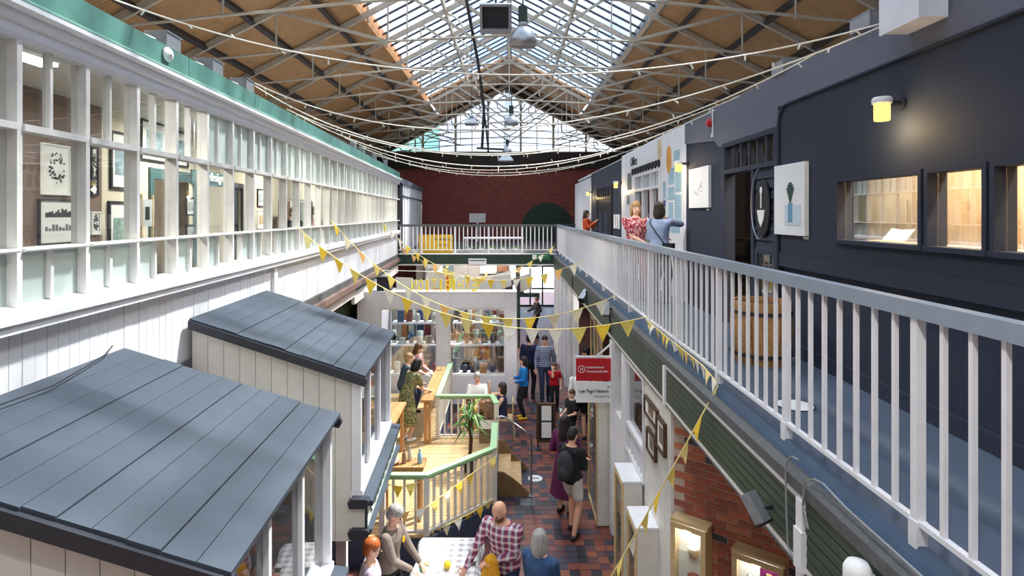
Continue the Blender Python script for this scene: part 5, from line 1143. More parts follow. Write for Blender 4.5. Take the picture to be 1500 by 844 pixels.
# ================================================================ FITTINGS ON THE LEFT FASCIA
for k, (u, n) in enumerate([(5.62, 'nearest'), (6.58, 'middle'), (7.52, 'third')]):
    t = thing('floodlight_box', lw((-.1, u, 6.73)), 'grey metal uplighter box on the green fascia, %s one' % n, 'light box')
    B('case', -.2, .0, u - .13, u + .13, 6.73, 6.88, M_steel, t, lw); B('lid', -.21, .01, u - .14, u + .14, 6.88, 6.892, M_steel, t, lw); MB().tube([lw((-.1, u - .14, 6.80)), lw((-.1, u - .4, 6.78))], .015, 6).obj('conduit', M_white2, t)
for k, u in enumerate((14.0, 15.1, 16.9, 19.0)):
    t = thing('small_uplighter', lw((-.05, u, 6.73)), 'small pale light box far along the green fascia, %s from the near end' % ORD[k], 'light box'); B('case', -.12, .0, u, u + .12, 6.73, 6.93, M_steel, t, lw); B('lid', -.13, .01, u - .01, u + .13, 6.93, 6.945, M_steel, t, lw)
sd_ = thing('alarm_detector', PL(244, 80, .04), 'white round detector dome on the green fascia', 'detector'); p = PL(244.5, 80, .04)
MB().lathe([(.001, 0), (.065, 0), (.068, .015), (.05, .035), (.02, .04), (.018, .05), (.001, .05)], p, 20, Matrix.Rotation(math.pi / 2, 3, 'Y')).obj('dome', M_paper, sd_, True)
MB().lathe([(.07, -.01), (.07, 0), (.001, 0)], p, 20, Matrix.Rotation(math.pi / 2, 3, 'Y')).obj('base', M_gutter, sd_)
# ================================================================ PENDANTS OVER THE AISLE
def pendant(x, y, Y, r, label, power=0, kind='bell'):
    p = P(x, y, Y); t = thing('pendant_lamp', p, label, 'pendant lamp')
    if kind == 'bell':
        MB().lathe([(r, 0), (r * 1.02, .01), (r * .97, r * .35), (r * .8, r * .8), (r * .5, r * 1.15), (r * .3, r * 1.25), (r * .28, r * 1.25), (r * .46, r * 1.1), (r * .76, r * .76), (r * .93, r * .33), (r * .96, .012)], p, 24).obj('reflector', M_steel, t, True)
        MB().lathe([(r * .28, r * 1.2), (r * .3, r * 1.6), (r * .24, r * 1.62), (.001, r * 1.62)], p, 14).obj('neck', M_steel, t, True)
        MB().lathe([(r * .33, r * 1.6), (r * .33, r * 2.7), (.001, r * 2.72)], p, 12).obj('ballast', M_dgreen, t)
        MB().lathe([(.001, r * .35), (r * .3, r * .4), (r * .3, r * .7), (.001, r * .8)], p, 12).obj('lamp', M_cool, t, True)
        top = r * 2.7
    else:
        MB().prism([p + Vector(q) for q in ((-r, -r, 0), (r, -r, 0), (r, r, 0), (-r, r, 0))], (0, 0, .04)).obj('rim', M_steel, t)
        m = MB().add([tuple(p + Vector(q)) for q in ((-r, -r, .04), (r, -r, .04), (r, r, .04), (-r, r, .04), (-r * .4, -r * .4, r * .9), (r * .4, -r * .4, r * .9), (r * .4, r * .4, r * .9), (-r * .4, r * .4, r * .9))], CUBE_F); m.obj('reflector', M_gutter if kind == 'dark' else M_steel, t)
        B('gear_box', p.x - r * .35, p.x + r * .35, p.y - r * .35, p.y + r * .35, p.z + r * .9, p.z + r * 1.35, M_steel, t); top = r * 1.35
    MB().tube([p + Vector((0, 0, top)), (p.x, p.y, zr(p.x) + .34)], .012, 5).obj('suspension', M_charcoal, t)
    if power:
        l = bpy.data.lights.new('pendant_light', 'SPOT'); l.energy = power; l.spot_size = 2.4; l.spot_blend = .6; l.shadow_soft_size = r * .5; l.color = (1, .96, .9)
        lo = bpy.data.objects.new('pendant_light', l); COL.objects.link(lo); lo.location = p + Vector((0, 0, .0)); lo.parent = t; lo.matrix_parent_inverse = wm(t).inverted()
pendant(766, 66, 9.0, .22, 'large silver bell pendant lamp at the top of the picture', 500)
pendant(749, 183, 18.0, .22, 'smaller silver bell pendant lamp further down the hall', 500)
pendant(743, 224, 24.5, .21, 'distant silver bell pendant lamp against the gable window', 400)
def pendant_at(X, Y, Z, r, label, power):
    pendant(VX + X * F / Y, VY - (Z - CZ) * F / Y, Y, r, label, power)
pendant_at(.2, .3, 8.0, .22, 'unseen silver bell pendant lamp added above the viewer to brighten the hall', 500)  # out of view, added to raise the light in the hall
# big dark floodlight, tipped towards the viewer
fq = thing('hanging_floodlight', P(725, 46, 9.4), 'dark square floodlight tipped forward beside the large bell pendant', 'floodlight')
fc = P(726, 24, 9.4); fR = Matrix.Rotation(.5, 3, 'X')
def fpart(nm, m_, pts, fcs=CUBE_F): q = MB(); q.add([tuple(fc + fR @ Vector(v)) for v in pts], fcs); return q.obj(nm, m_, fq)
def fbox(nm, m_, x0, x1, y0, y1, z0, z1): b_ = MB().box(x0, x1, y0, y1, z0, z1); return fpart(nm, m_, b_.v)
for a_ in ((-.25, -.21, -.2, .2), (.21, .25, -.2, .2)): fbox('hood_side', M_steel, a_[0], a_[1], -.14, .0, a_[2], a_[3])
for a_ in ((-.25, .25, .17, .21), (-.25, .25, -.25, -.17)): fbox('hood_edge', M_steel, a_[0], a_[1], -.14, .0, a_[2], a_[3])
fbox('lens', M_charcoal, -.21, .21, -.04, .0, -.17, .17)
fpart('housing', M_charcoal, [(-.23, 0, -.2), (.23, 0, -.2), (.12, .22, -.1), (-.12, .22, -.1), (-.23, 0, .2), (.23, 0, .2), (.12, .22, .12), (-.12, .22, .12)])
MB().tube([fc + Vector((0, .1, .15)), (fc.x, fc.y + .1, zr(fc.x) + .34)], .02, 6).obj('suspension', M_charcoal, fq)
pendant(691, 183, 19.0, .22, 'square grey floodlight hanging left of the smaller bell pendant', 0, 'sq')
pendant(741, 237, 26.0, .35, 'wide flat pendant just above the dark beam', 0, 'sq')
pl_ = thing('hanging_pole', P(708, 200, 15), 'long dark pole hanging from the roof left of the lamps', 'pole')
MB().tube([P(682, -6, 12), P(700, 90, 13.5), P(709, 160, 14), P(706, 218, 14)], .035, 6).obj('pole', M_charcoal, pl_); MB().tube([P(698, 217, 14), P(738, 219, 14)], .03, 6).obj('crossarm', M_charcoal, pl_); MB().tube([P(709, 160, 14), P(716, 228, 14)], .025, 6).obj('cable', M_charcoal, pl_)
# ================================================================ STRING LIGHTS
M_wire = mat('white_cable', (236, 230, 214), .5, .03)
bulb_me = MB().tube([(0, 0, 0), (.012, 0, -.05)], .008, 5).mesh('bulb', M_wire)
def string_light(a, b, sag, label, gap=.42):
    pts = catenary(a, b, sag, 40); t = thing('string_lights', pts[0], label, 'string lights', 'string lights across the hall')
    MB().tube(pts, .007, 4).obj('cable', M_wire, t)
    ln = 0; nxt = .2
    for k in range(40):
        d = (pts[k + 1] - pts[k]).length
        while nxt < ln + d:
            o = link('bulb', bulb_me, t, loc=pts[k].lerp(pts[k + 1], (nxt - ln) / d)); o.rotation_euler = (R.uniform(-.5, .5), R.uniform(-.8, .8) + (math.pi if R.random() < .15 else 0), 0); nxt += gap
        ln += d
string_light(P(120, -20, 5.0), P(1335, 22, 4.4), .6, 'string of small white lights, nearest one crossing the whole hall')
string_light(PL(372, 121, -.05), P(1335, 20, 4.4), .75, 'string of small white lights from the third uplighter box to the white box')
string_light(PL(374, 126, -.05), P(1200, 76, 5.6), .95, 'string of small white lights from the third uplighter box to the grey parapet')
string_light(PL(420, 160, -.05), P(1085, 140, 7.5), .75, 'string of small white lights reaching the parapet over the doorway')
string_light(PL(432, 166, -.05), P(1050, 160, 8.4), .85, 'string of small white lights ending beside the red alarm')
string_light(PL(505, 202, -.05), P(1000, 184, 10), .75, 'string of small white lights ending at the office corner')
string_light(PL(530, 216, -.05), P(940, 214, 13.1), .7, 'string of small white lights over the word Office')
string_light(PL(552, 228, -.05), P(905, 228, 16), .5, 'farthest string of small white lights before the brick wall')
# ================================================================ BUNTING
fcol = [(240, 200, 60), (246, 228, 150), (238, 234, 220), (240, 212, 110), (246, 224, 120), (224, 214, 180), (244, 190, 120), (248, 242, 226)]
fm = [mat('flag_%d' % k, c, .8, .1, 20) for k, c in enumerate(fcol)]
def bunting(pts, label, size=.22, gap=.34, seed=0, cols=(0, 1, 2, 3, 4, 5, 7, 0, 4, 2, 7, 6), phase=.4):
    t = thing('bunting', pts[0], label, 'bunting'); MB().tube(pts, .006, 4).obj('ribbon', fm[1], t)
    rr = random.Random(seed); ln = 0; nxt = gap * phase; cols = list(cols)
    for k in range(len(pts) - 1):
        d = (pts[k + 1] - pts[k]).length; dr_ = (pts[k + 1] - pts[k]).normalized()
        while nxt < ln + d:
            p = pts[k].lerp(pts[k + 1], (nxt - ln) / d); w = dr_ * size * .5; n = Vector((-dr_.y, dr_.x, 0)); n = (n.normalized() if n.length > .01 else Vector((0, 1, 0))) * rr.uniform(-.05, .05)
            dn = Vector((0, 0, -size * 1.05)) + n; th = Vector((0, .004, 0)) if abs(dr_.x) > abs(dr_.y) else Vector((.004, 0, 0))
            MB().add([p - w, p + w, p + w * .5 + dn * .5 + n * .3, p + dn, p - w * .5 + dn * .5 + n * .3] + [q + th for q in (p - w, p + w, p + w * .5 + dn * .5 + n * .3, p + dn, p - w * .5 + dn * .5 + n * .3)], [(0, 1, 2, 4), (4, 2, 3), (5, 9, 7, 6), (9, 8, 7), (0, 5, 6, 1), (1, 6, 7, 2), (2, 7, 8, 3), (3, 8, 9, 4), (4, 9, 5, 0)]).obj('flag', fm[cols[rr.randrange(len(cols))]], t); nxt += gap
        ln += d
bunting(catenary(PL(434, 332, .05), P(952, 463, 7.5), .72, 30), 'yellow and cream bunting swagged right across the hall to the railing', .21, .33, 1, phase=.85)
bunting(catenary(PL(484, 322, .05), PX(905, 432, 1.64), 1.0, 30), 'bunting swagged from the middle of the windows past the booth front', .22, .42, 2)
bunting(catenary(PL(560, 326, .05), PX(858, 380, 1.64), 1.0, 30), 'bunting swagged below the cross gallery from the last windows', .24, .44, 3)
bunting(catenary(P(586, 360, 21.7), P(812, 360, 21.3), 1.15, 30), 'farthest bunting swagged close under the green beam', .24, .46, 5)
bunting(catenary(Vector((1.72, 4.78, 3.74)), Vector((.72, 5.6, 1.2)), .02, 12), 'bunting dropping from the walkway railing into the aisle', .16, .27, 4)
bunting([PX(x, y, 1.735) for x, y in ((946, 468), (975, 492), (1000, 512), (1030, 536), (1050, 560))], 'short bunting tucked along the foot of the walkway railing', .12, .16, 6)
bunting([Vector(q) for q in ((-1.9, 8.44, ZD + .8), (-1.6, 8.44, ZD + .74), (-1.3, 8.44, ZD + .8))] , 'short bunting on the end panel of the near deck railing', .16, .2, 7)
bunting([Vector(q) for q in ((-1.85, 8.42, ZD + .42), (-1.55, 8.42, ZD + .36), (-1.2, 8.42, ZD + .45), (-.7, 8.93, ZD + .62), (-.2, 9.42, ZD + .78))], 'bunting looped along the balusters of the near deck railing', .15, .24, 8)
bunting([Vector(q) for q in ((-1.0, 8.64, ZD + .04), (-.6, 9.03, ZD + .05), (-.24, 9.40, ZD + .10))], 'bunting along the navy foot of the near deck railing', .16, .22, 9)
# big linen squares strung above the booth
ln_ = thing('linen_banner', P(690, 415, 17), 'line of large cream, yellow and plum cloths strung above the booth', 'bunting')
lc = [(226, 222, 208), (230, 226, 214), (214, 208, 190), (222, 92, 50), (238, 214, 100), (226, 224, 222), (222, 220, 214), (216, 214, 212), (224, 222, 214), (228, 216, 120), (86, 66, 84), (222, 214, 196)]
lp = [(592, 408), (616, 412), (640, 402), (644, 406), (652, 400), (668, 404), (690, 412), (712, 416), (735, 404), (720, 424), (748, 414), (765, 408)]
for k, (c, (x, y)) in enumerate(zip(lc, lp)):
    a = P(x - 13, y - (2 if x < 690 else 0), 17.0 + .01 * k); b = P(x + 13, y - (8 if x > 690 else 1), 17.0 + .01 * k); h = Vector((.03, 0, -.46))
    MB().prism([a, b, b + h, a + h + Vector((.03, 0, .02))], (0, .008, 0)).obj('cloth', mat('linen_%d' % k, c, .85, .06, 10), ln_)
MB().tube([P(560, 396, 17), P(640, 398, 17), P(690, 408, 17), P(740, 402, 17), P(800, 388, 17)], .008, 4).obj('line', fm[2], ln_)
# ================================================================ PEOPLE
def limb(m, p0, p1, r0, r1, n=10):
    p0 = Vector(p0); p1 = Vector(p1); d = (p1 - p0); ln = max(d.length, 1e-4); q = d.to_track_quat('Z', 'Y').to_matrix()
    prof = [(r0 * math.cos(a), r0 * math.sin(a)) for a in (-1.5, -1.0, -.5, 0)] + [(r1 * math.cos(a), ln + r1 * math.sin(a)) for a in (0, .5, 1.0, 1.5)]
    return m.lathe(prof, p0, n, q)
def ik(a, b, l1, l2, pole):
    a = Vector(a); b = Vector(b); d = b - a; L_ = d.length
    if L_ > (l1 + l2) * .995: b = a + d * ((l1 + l2) * .995 / L_); d = b - a; L_ = d.length
    x = (l1 * l1 - l2 * l2 + L_ * L_) / (2 * L_); h = math.sqrt(max(l1 * l1 - x * x, 0)); dn = d.normalized()
    pv = Vector(pole); pv = pv - dn * pv.dot(dn); pv.normalize()
    return a + dn * x + pv * h, b
def rem(m, name, material, vox, parent, dec=.5):
    o = bpy.data.objects.new('tmp', m.mesh('tmp', None))
    md = o.modifiers.new('r', 'REMESH'); md.mode = 'VOXEL'; md.voxel_size = vox; md.use_smooth_shade = True
    sm = o.modifiers.new('s', 'SMOOTH'); sm.factor = .5; sm.iterations = 2
    if dec < 1: dc = o.modifiers.new('d', 'DECIMATE'); dc.ratio = dec
    me = evaluated(o); me.name = name
    old = o.data; bpy.data.objects.remove(o); bpy.data.meshes.remove(old)
    me.materials.clear(); me.materials.append(material)
    me.polygons.foreach_set('use_smooth', [True] * len(me.polygons))
    return link(name, me, parent, True)
def person(loc, rz, H, label, top=None, legs=None, hair=None, skin=M_skin, hands=((-.22, -.04, .86), (.22, -.04, .86)), feet=None, lean=0, sit=0, head=(0, 0),
           sleeve='long', legkind='trousers', hairkind='short', skirt=None, shoe=None, build=1.0, vox=.011, extra=None, pole=None, hem=.90):
    s = H / 1.7
    t = thing('person', loc, label, 'person', rz=rz); t.scale = (s, s, s)
    dz = -sit
    def bend(p):
        p = Vector(p); k = min(max((p.z - .9) / .25, 0), 1); a = lean * k
        y, z = p.y, p.z - .95
        return Vector((p.x, y * math.cos(a) - z * math.sin(a) if z > 0 else y, (.95 + y * math.sin(a) + z * math.cos(a)) if z > 0 else p.z)) + Vector((0, 0, dz))
    def headT(p):
        p = Vector(p); o = Vector((0, 0, 1.50)); q = p - o
        q = Matrix.Rotation(head[0], 3, 'Z') @ (Matrix.Rotation(head[1], 3, 'X') @ q)
        return bend(o + q)
    HR = Matrix.Rotation(lean, 3, 'X') @ Matrix.Rotation(head[0], 3, 'Z') @ Matrix.Rotation(head[1], 3, 'X')
    RINGS = [(.85, .12, .095), (.93, .168, .118), (1.0, .162, .115), (1.09, .138, .10), (1.2, .148, .108), (1.31, .168, .112), (1.385, .165, .092), (1.44, .095, .072), (1.46, .06, .058)]
    def torso(m, inf, z0=0, z1=9, flare=0):
        V = []; Fc = []; rows = [r for r in RINGS if z0 <= r[0] <= z1]; n = 16
        for z, rx, ry in rows:
            for i in range(n):
                a = 2 * math.pi * i / n
                V.append(bend(((rx * build + inf) * math.cos(a), (ry * build + inf) * math.sin(a), z)))
        for k in range(len(rows) - 1): Fc += [(k * n + i, k * n + (i + 1) % n, (k + 1) * n + (i + 1) % n, (k + 1) * n + i) for i in range(n)]
        Fc += [tuple(range(n - 1, -1, -1)), tuple((len(rows) - 1) * n + i for i in range(n))]
        m.add(V, Fc)
    S = [bend((sg * .178 * build, .0, 1.385)) for sg in (-1, 1)]
    arms = []
    for k, sg in enumerate((-1, 1)):
        h = Vector(hands[k]); e, w = ik(S[k], h, .285, .25, pole[k] if pole else (sg * .35, .5, -.8)); arms.append((S[k], e, w))
    hips = [Vector((sg * .09, 0, .92 + dz)) for sg in (-1, 1)]
    ft = feet or (((-.10, .0, .085), (.10, .0, .085)) if not sit else ((-.11, -.42, .085), (.11, -.42, .085)))
    lg = []
    for k, sg in enumerate((-1, 1)):
        kn, an = ik(hips[k], ft[k], .44, .43, (sg * .05, -1, .3)); lg.append((hips[k], kn, an))
    b = MB(); torso(b, 0)
    limb(b, bend((0, .005, 1.42)), headT((0, .0, 1.53)), .056, .052)
    b.ball(headT((0, .005, 1.605)), (.074, .094, .112), 14, 10, HR); b.ball(headT((0, -.028, 1.545)), (.055, .062, .058), 12, 8, HR)
    limb(b, headT((0, -.088, 1.60)), headT((0, -.112, 1.575)), .010, .015, 6)
    for sg in (-1, 1): b.ball(headT((sg * .076, .01, 1.59)), (.014, .022, .032), 8, 6, HR)
    for k, sg in enumerate((-1, 1)):
        a, e, w = arms[k]; limb(b, a, e, .050 * build, .040); limb(b, e, w, .040, .027)
        d = (w - e).normalized(); up = Vector((0, 0, 1)) if abs(d.z) < .8 else Vector((0, -1, 0)); sd = d.cross(up).normalized(); nn = sd.cross(d).normalized()
        for q in (-.018, 0, .018): limb(b, w + sd * q * .6, w + d * .075 + sd * q, .018, .017, 6)
        for q, fl_ in zip((-.030, -.010, .010, .030), (.062, .072, .068, .054)):
            p1 = w + d * .085 + sd * q; p2 = p1 + (d - nn * .35).normalized() * fl_ * .55; p3 = p2 + (d - nn * 1.0).normalized() * fl_ * .5
            limb(b, p1, p2, .0105, .010, 6); limb(b, p2, p3, .010, .009, 6)
        th = sd * (-sg); p1 = w + d * .02 + th * .028; p2 = p1 + (d + th * 1.0).normalized() * .045; limb(b, p1, p2, .013, .012, 6); limb(b, p2, p2 + (d * 1.2 + th * .2).normalized() * .035, .012, .010, 6)
    for h, kn, an in lg:
        limb(b, h, kn, .082 * build, .056); limb(b, kn, kn.lerp(an, .35), .054, .055); limb(b, kn.lerp(an, .3), an, .055, .036)
        limb(b, an - Vector((0, -.03, .045)), an + Vector((0, -.13, -.055)), .038, .028)
    rem(b, 'body', skin, vox * .85, t, .55)
    if top:
        c = MB(); torso(c, .016, hem, 1.45)
        if sleeve != 'none':
            for a, e, w in arms:
                f = {'short': .62, 'long': 1}[sleeve]
                limb(c, a, a.lerp(e, f), .066 * build, .056 if f == 1 else .062)
                if sleeve == 'long': limb(c, e, e.lerp(w, .93), .054, .039)
        if skirt:
            z1, z0, r1, r0, = 1.03, skirt[0], .165, skirt[1]
            V = []; n = 20; rows = [(z1 + (z0 - z1) * q / 6, r1 + (r0 - r1) * (q / 6) ** .8) for q in range(7)]
            for q, (z, r) in enumerate(rows):
                for i in range(n):
                    a = 2 * math.pi * i / n; rr = r * (1 + .06 * (q / 6) * math.sin(6 * a)); V.append((rr * math.cos(a), rr * .78 * math.sin(a) + .0, z + dz))
            Fc = [(k * n + (i + 1) % n, k * n + i, (k + 1) * n + i, (k + 1) * n + (i + 1) % n) for k in range(6) for i in range(n)] + [tuple(range(n)), tuple(6 * n + i for i in range(n - 1, -1, -1))]
            c.add(V, Fc)
        rem(c, 'dress' if skirt else 'top', top, vox, t)
    if legs:
        c = MB(); torso(c, .012, .85, 1.05)
        for h, kn, an in lg:
            if legkind == 'shorts': limb(c, h, h.lerp(kn, .65), .10 * build, .088)
            else: limb(c, h, kn, .096 * build, .070); limb(c, kn, kn.lerp(an, .94), .070, .056)
        rem(c, 'shorts' if legkind == 'shorts' else 'trousers', legs, vox, t)
    if hair:
        c = MB()
        if hairkind == 'beard':
            c.ball(headT((0, -.034, 1.535)), (.064, .068, .058), 12, 8, HR); 
        else:
            c.ball(headT((0, .014, 1.650)), (.085, .104, .090), 14, 10, HR); c.ball(headT((0, .05, 1.60)), (.082, .068, .09), 12, 8, HR)
            if hairkind in ('bob', 'long'):
                c.ball(headT((0, .055, 1.53)), (.092, .065, .12), 12, 8, HR)
                for sg in (-1, 1): c.ball(headT((sg * .078, .01, 1.56)), (.026, .055, .10), 8, 8, HR)
            if hairkind == 'long': c.ball(headT((0, .085, 1.40)), (.095, .05, .20), 12, 8, HR)
        rem(c, 'beard' if hairkind == 'beard' else 'hair', hair, .011, t)
    for sg in (-1, 1): MB().ball(headT((sg * .030, -.085, 1.607)), (.012, .008, .008), 8, 6, HR).obj('eye', M_ink, t, True, True)
    MB().ball(headT((0, -.088, 1.543)), (.022, .008, .006), 8, 6, HR).obj('mouth', M_lip, t, True, True)
    for h, kn, an in lg:
        c = MB(); limb(c, an - Vector((0, -.035, .048)), an + Vector((0, -.14, -.055)), .045, .034); c.v = [(x, y, max(z, .0)) for x, y, z in c.v]; c.obj('shoe', shoe or M_black, t, True, True)
    if extra: extra(t, bend, headT, arms)
    return t
M_lip = mat('lips', (170, 90, 84), .5, .03)
def fab(n, c, v=.12, s=14): return mat('fabric_' + n, c, .85, v, s, bump=.1)
H_blond, H_dark, H_brown, H_grey, H_red, H_black = [mat('hair_' + n, c, .5, .3, 30, stretch=(1, 1, .2)) for n, c in (('blond', (178, 142, 98)), ('dark', (52, 38, 34)), ('brown', (106, 70, 48)), ('grey', (176, 172, 168)), ('ginger', (196, 104, 52)), ('black', (26, 22, 24)))]
F_black, F_navy, F_denim, F_jean = fab('black', (30, 30, 34)), fab('navy', (34, 42, 74)), fab('pale_denim', (150, 166, 196)), fab('jeans', (48, 58, 84))
F_floral = spots('floral_red', [(170, 50, 66), (206, 110, 118), (232, 200, 196), (140, 36, 54)], 45)
F_green = spots('green_print', [(52, 66, 48), (74, 88, 58), (206, 186, 110), (40, 52, 42), (110, 120, 90)], 95)
F_plaid = stripes('red_plaid', (176, 44, 62), (232, 222, 226), 0, .075, .62, .85, axis2=2, rgb3=(58, 66, 112), noise=.05)
F_check = stripes('blue_check', (44, 66, 120), (206, 214, 226), 0, .05, .65, .85, axis2=2, rgb3=(36, 54, 104), noise=.05)
def bag(t, bend, headT, arms):
    MB().tube([bend((.15, .02, 1.44)), bend((.12, .12, 1.36)), bend((0, .145, 1.22)), bend((-.17, .12, 1.0))], .010, 5).obj('strap', M_black, t, True, True)
    MB().box(-.30, -.12, .04, .14, .86, 1.04).obj('shoulder_bag', M_black, t, local=True)
def pack(t, bend, headT, arms):
    c = MB(); c.ball(bend((0, .20, 1.18)), (.15, .10, .24), 12, 10); c.ball(bend((0, .26, 1.08)), (.11, .07, .13), 10, 8); rem(c, 'backpack', mat('backpack_grey', (48, 48, 54), .7, .1, 20), .014, t)
    for sg in (-1, 1): MB().tube([bend((sg * .11, .14, 1.38)), bend((sg * .12, -.02, 1.44)), bend((sg * .13, -.13, 1.28)), bend((sg * .13, .0, 1.02))], .016, 5).obj('strap', M_black, t, True, True)
def phone(t, bend, headT, arms): p = arms[1][2]; MB().box(p.x - .05, p.x + .03, p.y - .09, p.y - .08, p.z + .0, p.z + .15).obj('phone', M_ink, t, local=True)
def glasses(t, bend, headT, arms):
    for sg in (-1, 1): MB().tube([headT((sg * .032 + .026 * math.cos(a), -.098, 1.605 + .02 * math.sin(a))) for a in [2 * math.pi * k / 10 for k in range(11)]], .004, 4).obj('spectacles', M_ink, t, True, True); MB().tube([headT((sg * .058, -.095, 1.61)), headT((sg * .08, .0, 1.61))], .004, 4).obj('spectacles_arm', M_ink, t, True, True)
# --- right gallery
person((2.2, 10.1, ZG), .2, 1.70, 'woman in a red floral blouse with bobbed blond hair at the walkway railing', F_floral, fab('rose', (176, 110, 118)), H_blond, M_skin2, ((.06, -.22, 1.02), (.17, -.15, 1.26)), sleeve='short', hairkind='bob', head=(-.1, 0), hem=.85, build=1.08)
person((2.52, 9.72, ZG), 2.4, 1.68, 'dark haired woman in a pale denim shirt reading the office notices', F_denim, F_jean, H_dark, M_skin, ((-.05, -.16, 1.45), (.05, -.22, 1.1)), pole=((-.8, -.1, -.4), (.4, .5, -.8)), hairkind='bob', extra=bag, hem=.85)
person((2.45, 18.4, ZG), 1.1, 1.60, 'dark haired woman in an orange top photographing on the far walkway', fab('orange', (206, 84, 44)), F_jean, H_dark, M_skin, ((-.1, -.3, 1.32), (.08, -.32, 1.34)), hairkind='long', extra=phone)
# --- aisle
person((1.15, 24.2, 0), -1.3, 1.75, 'grey haired man in a dark waistcoat standing in the far doorway light', fab('waistcoat', (62, 60, 62)), F_black, H_grey, M_skin, ((-.2, -.35, 1.05), (.2, -.1, .95)), vox=.013)
person((.98, 15.98, 0), .05, 1.78, 'man in a blue checked shirt and dark jeans walking up the aisle', F_check, F_jean, H_dark, M_skin, ((-.24, -.08, .88), (.24, .02, .88)), feet=((-.09, -.16, .085), (.1, .14, .10)), vox=.012)
person((1.18, 15.2, 0), .0, 1.24, 'child in a red T-shirt walking beside the man in the checked shirt', M_red, F_black, H_brown, M_skin2, ((-.08, -.16, 1.52), (.22, -.06, .9)), sleeve='short', hairkind='bob', vox=.014, feet=((-.08, -.12, .085), (.1, .1, .1)))
person((.36, 14.64, 0), -1.4, 1.54, 'dark haired person in a bright blue jacket and yellow shoes', fab('bright_blue', (20, 120, 196)), F_black, H_black, M_skin, ((-.12, -.26, 1.1), (.1, -.26, 1.05)), hairkind='long', shoe=M_yellow, vox=.012)
person((.56, 16.3, 0), math.pi * .9, 1.76, 'person in a dark navy coat beside the booth corner', F_navy, F_black, H_dark, M_skin, vox=.013)
person((1.36, 12.65, 0), -1.0, 1.31, 'boy in a black T-shirt holding a paper cup', F_black, F_black, H_brown, M_skin2, ((-.05, -.28, 1.08), (.12, -.26, 1.05)), sleeve='short', vox=.013, extra=lambda t, b, h, a: MB().lathe([(.03, 0), (.042, .12), (.001, .12)], a[0][2] + Vector((0, -.06, .02)), 10).obj('paper_cup', M_paper, t, True, True))
person((1.62, 13.3, 0), math.pi, 1.68, 'person in a white shirt and black shorts half hidden behind the shop sign', M_paper, F_black, H_dark, M_skin, vox=.013, legkind='shorts')
person((1.92, 14.6, 0), -1.7, 1.76, 'dark haired man in a white shirt with a dark strap inside the shop', M_paper, F_jean, H_black, M_skin3, sleeve='short', vox=.013, extra=lambda t, b, h, a: MB().tube([b((-.16, .06, 1.44)), b((0, .15, 1.25)), b((.15, .13, 1.0))], .018, 5).obj('strap', F_navy, t, True, True))
person((1.0, 9.31, 0), 2.5, 1.70, 'person in a black hoodie with a grey backpack and pale shorts', F_black, fab('pale_shorts', (206, 200, 196)), H_black, M_skin, ((-.1, -.3, 1.12), (.1, -.3, 1.1)), legkind='shorts', head=(0, .4), extra=pack, feet=((-.1, .1, .085), (.1, -.16, .09)), hem=.85)
person((.96, 10.0, 0), 2.6, 1.66, 'person with long black hair in a purple dress beside the backpack', fab('purple', (92, 30, 76)), None, H_black, M_skin, ((-.3, -.25, 1.0), (.2, -.2, 1.0)), hairkind='long', skirt=(.32, .27))
# --- deck
person((-2.13, 12.05, ZD), 2.35, 1.68, 'woman in a green patterned midi dress leaning on the tall table', F_green, None, H_black, M_skin2, ((-.12, -.48, .98), (.16, -.46, .98)), sleeve='short', hairkind='bob', lean=.42, skirt=(.36, .27), shoe=M_paper)
person((-2.38, 12.95, ZD), 2.0, 1.58, 'short haired person in a dark teal top behind the green dress', fab('teal', (64, 78, 90)), F_jean, H_blond, M_skin2, ((-.1, -.44, 1.0), (.16, -.42, 1.0)), lean=.25, sleeve='short', vox=.012)
person((-2.28, 13.7, ZD), 1.2, 1.66, 'brown haired woman facing the viewer at the tall table', fab('dusty_pink', (190, 150, 146)), F_jean, H_brown, M_skin2, ((-.1, -.38, 1.02), (.16, -.36, 1.02)), lean=.25, hairkind='long', vox=.012)
person((-.78, 14.2, 0), .1, 1.72, 'grey haired man in a white shirt seated at the small table', M_paper, F_jean, H_grey, M_skin, ((-.16, -.34, .80), (.12, -.36, .80)), sit=.46, vox=.012)
person((-.85, 12.72, 0), math.pi, 1.62, 'brown haired person seated with their back to the viewer', fab('mustard', (196, 160, 90)), F_jean, H_brown, M_skin, ((-.14, -.34, .80), (.14, -.34, .80)), sit=.46, hairkind='long', vox=.012)
person((-.17, 13.45, 0), -math.pi / 2, 1.68, 'woman in a sleeveless navy top and pink skirt seated at the small table', F_navy, fab('pink_skirt', (176, 84, 106)), H_dark, M_skin2, ((-.08, -.3, 1.16), (.14, -.36, .80)), sit=.46, sleeve='none', hairkind='bob', vox=.012)
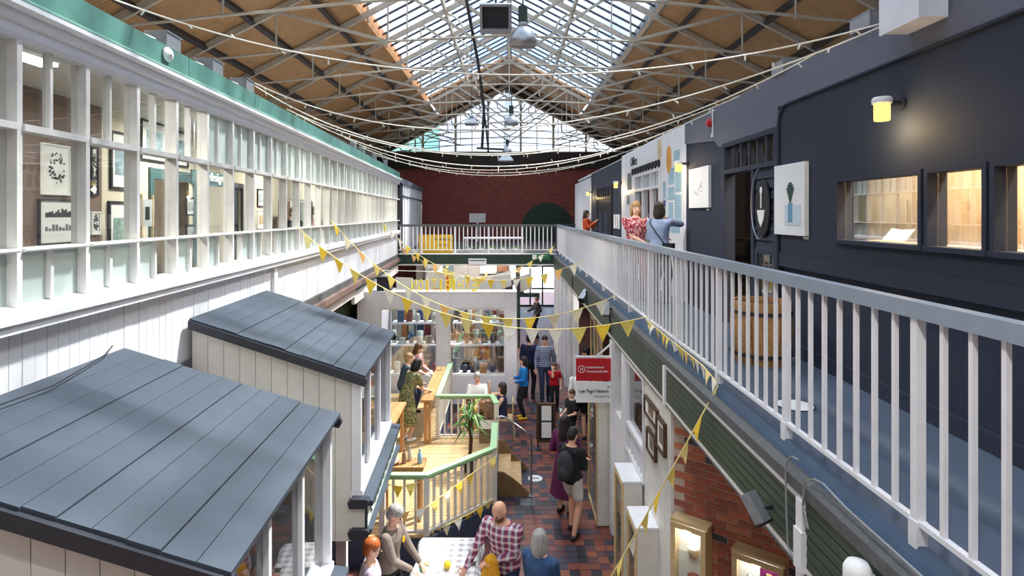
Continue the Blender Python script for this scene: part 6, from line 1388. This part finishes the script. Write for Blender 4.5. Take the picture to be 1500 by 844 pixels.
# --- bottom of the picture
person((-1.52, 6.35, 0), 1.9, 1.58, 'ginger haired person in a lilac shirt and glasses at the bottom edge', fab('lilac', (196, 178, 196)), F_jean, H_red, M_skin2, ((-.12, -.26, 1.0), (.14, -.26, 1.0)), head=(0, .2), extra=glasses, vox=.010)
person((-1.45, 7.0, 0), 1.35, 1.64, 'grey haired woman in a taupe cardigan with a yellow badge standing at the table', fab('taupe', (136, 122, 112)), F_black, H_grey, M_skin2, ((-.1, -.34, 1.0), (.14, -.36, .94)), head=(0, .35), lean=.08, vox=.010, extra=lambda t, b, h, a: MB().lathe([(.001, 0), (.04, 0), (.04, .008), (.001, .008)], b((.09, -.13, 1.26)), 14, Matrix.Rotation(math.pi / 2, 3, 'X')).obj('badge', M_yellow, t, local=True))
def cloth(t, bend, headT, arms):
    c = MB(); w = arms[1][2]
    c.ball(w + Vector((0, -.02, .02)), (.07, .07, .07), 10, 8)
    for k in range(6): limb(c, w + Vector((.02 * k - .05, -.02, .02)), w + Vector((.055 * k - .14, .0 - .03 * (k % 2), -.36 - .05 * (k % 3))), .035, .045, 8)
    rem(c, 'mustard_cloth', fab('mustard_yellow', (226, 162, 36)), .012, t)
person((-.05, 6.98, 0), -.5, 1.76, 'bald bearded man in a red plaid shirt holding a mustard cloth', F_plaid, F_jean, H_brown, M_skin, ((-.36, -.30, .90), (.0, -.30, 1.10)), head=(-.2, .35), lean=.15, hairkind='beard', extra=cloth, vox=.010, build=1.1, hem=.85)
person((.34, 6.45, 0), 2.6, 1.62, 'grey haired person in a blue denim jacket at the lower edge', fab('denim_jacket', (58, 86, 128)), F_black, H_grey, M_skin2, ((-.1, -.3, 1.0), (.14, -.3, 1.0)), hairkind='bob', vox=.010)
# --- behind glass
person((LX(12.2) - .9, 12.2, ZG), 1.2, 1.62, 'dark haired person behind the left gallery windows', F_black, F_jean, H_black, M_skin, vox=.014)
person((LX(13.2) - .7, 13.2, ZG), 1.6, 1.66, 'person in a pink top behind the left gallery windows', fab('pink', (206, 150, 150)), F_jean, H_dark, M_skin2, vox=.014)
person((-1.35, 25.0, 0), 0, 1.74, 'man in a blue jumper in the shop under the far gallery', fab('royal_blue', (44, 62, 120)), F_black, H_dark, M_skin, vox=.016)
for k, (x, y, r, c, hc, lb_) in enumerate([(-2.9, 17.0, 1.0, F_black, H_dark, 'dark dressed visitor behind the left booth window'), (-1.35, 17.0, 2.6, fab('visitor_blue', (60, 76, 120)), H_brown, 'visitor in blue behind the right booth window'), (-.78, 17.05, -.6, fab('visitor_orange', (206, 120, 60)), H_dark, 'visitor in orange behind the right booth window'), (-.25, 17.05, 2.0, F_black, H_grey, 'grey haired visitor in black deep inside the booth')]):
    person((x, y, 0), r, 1.7, lb_, c, F_jean, hc, M_skin, hairkind='short', vox=.014)
bpy.data.scenes.remove(TMP)
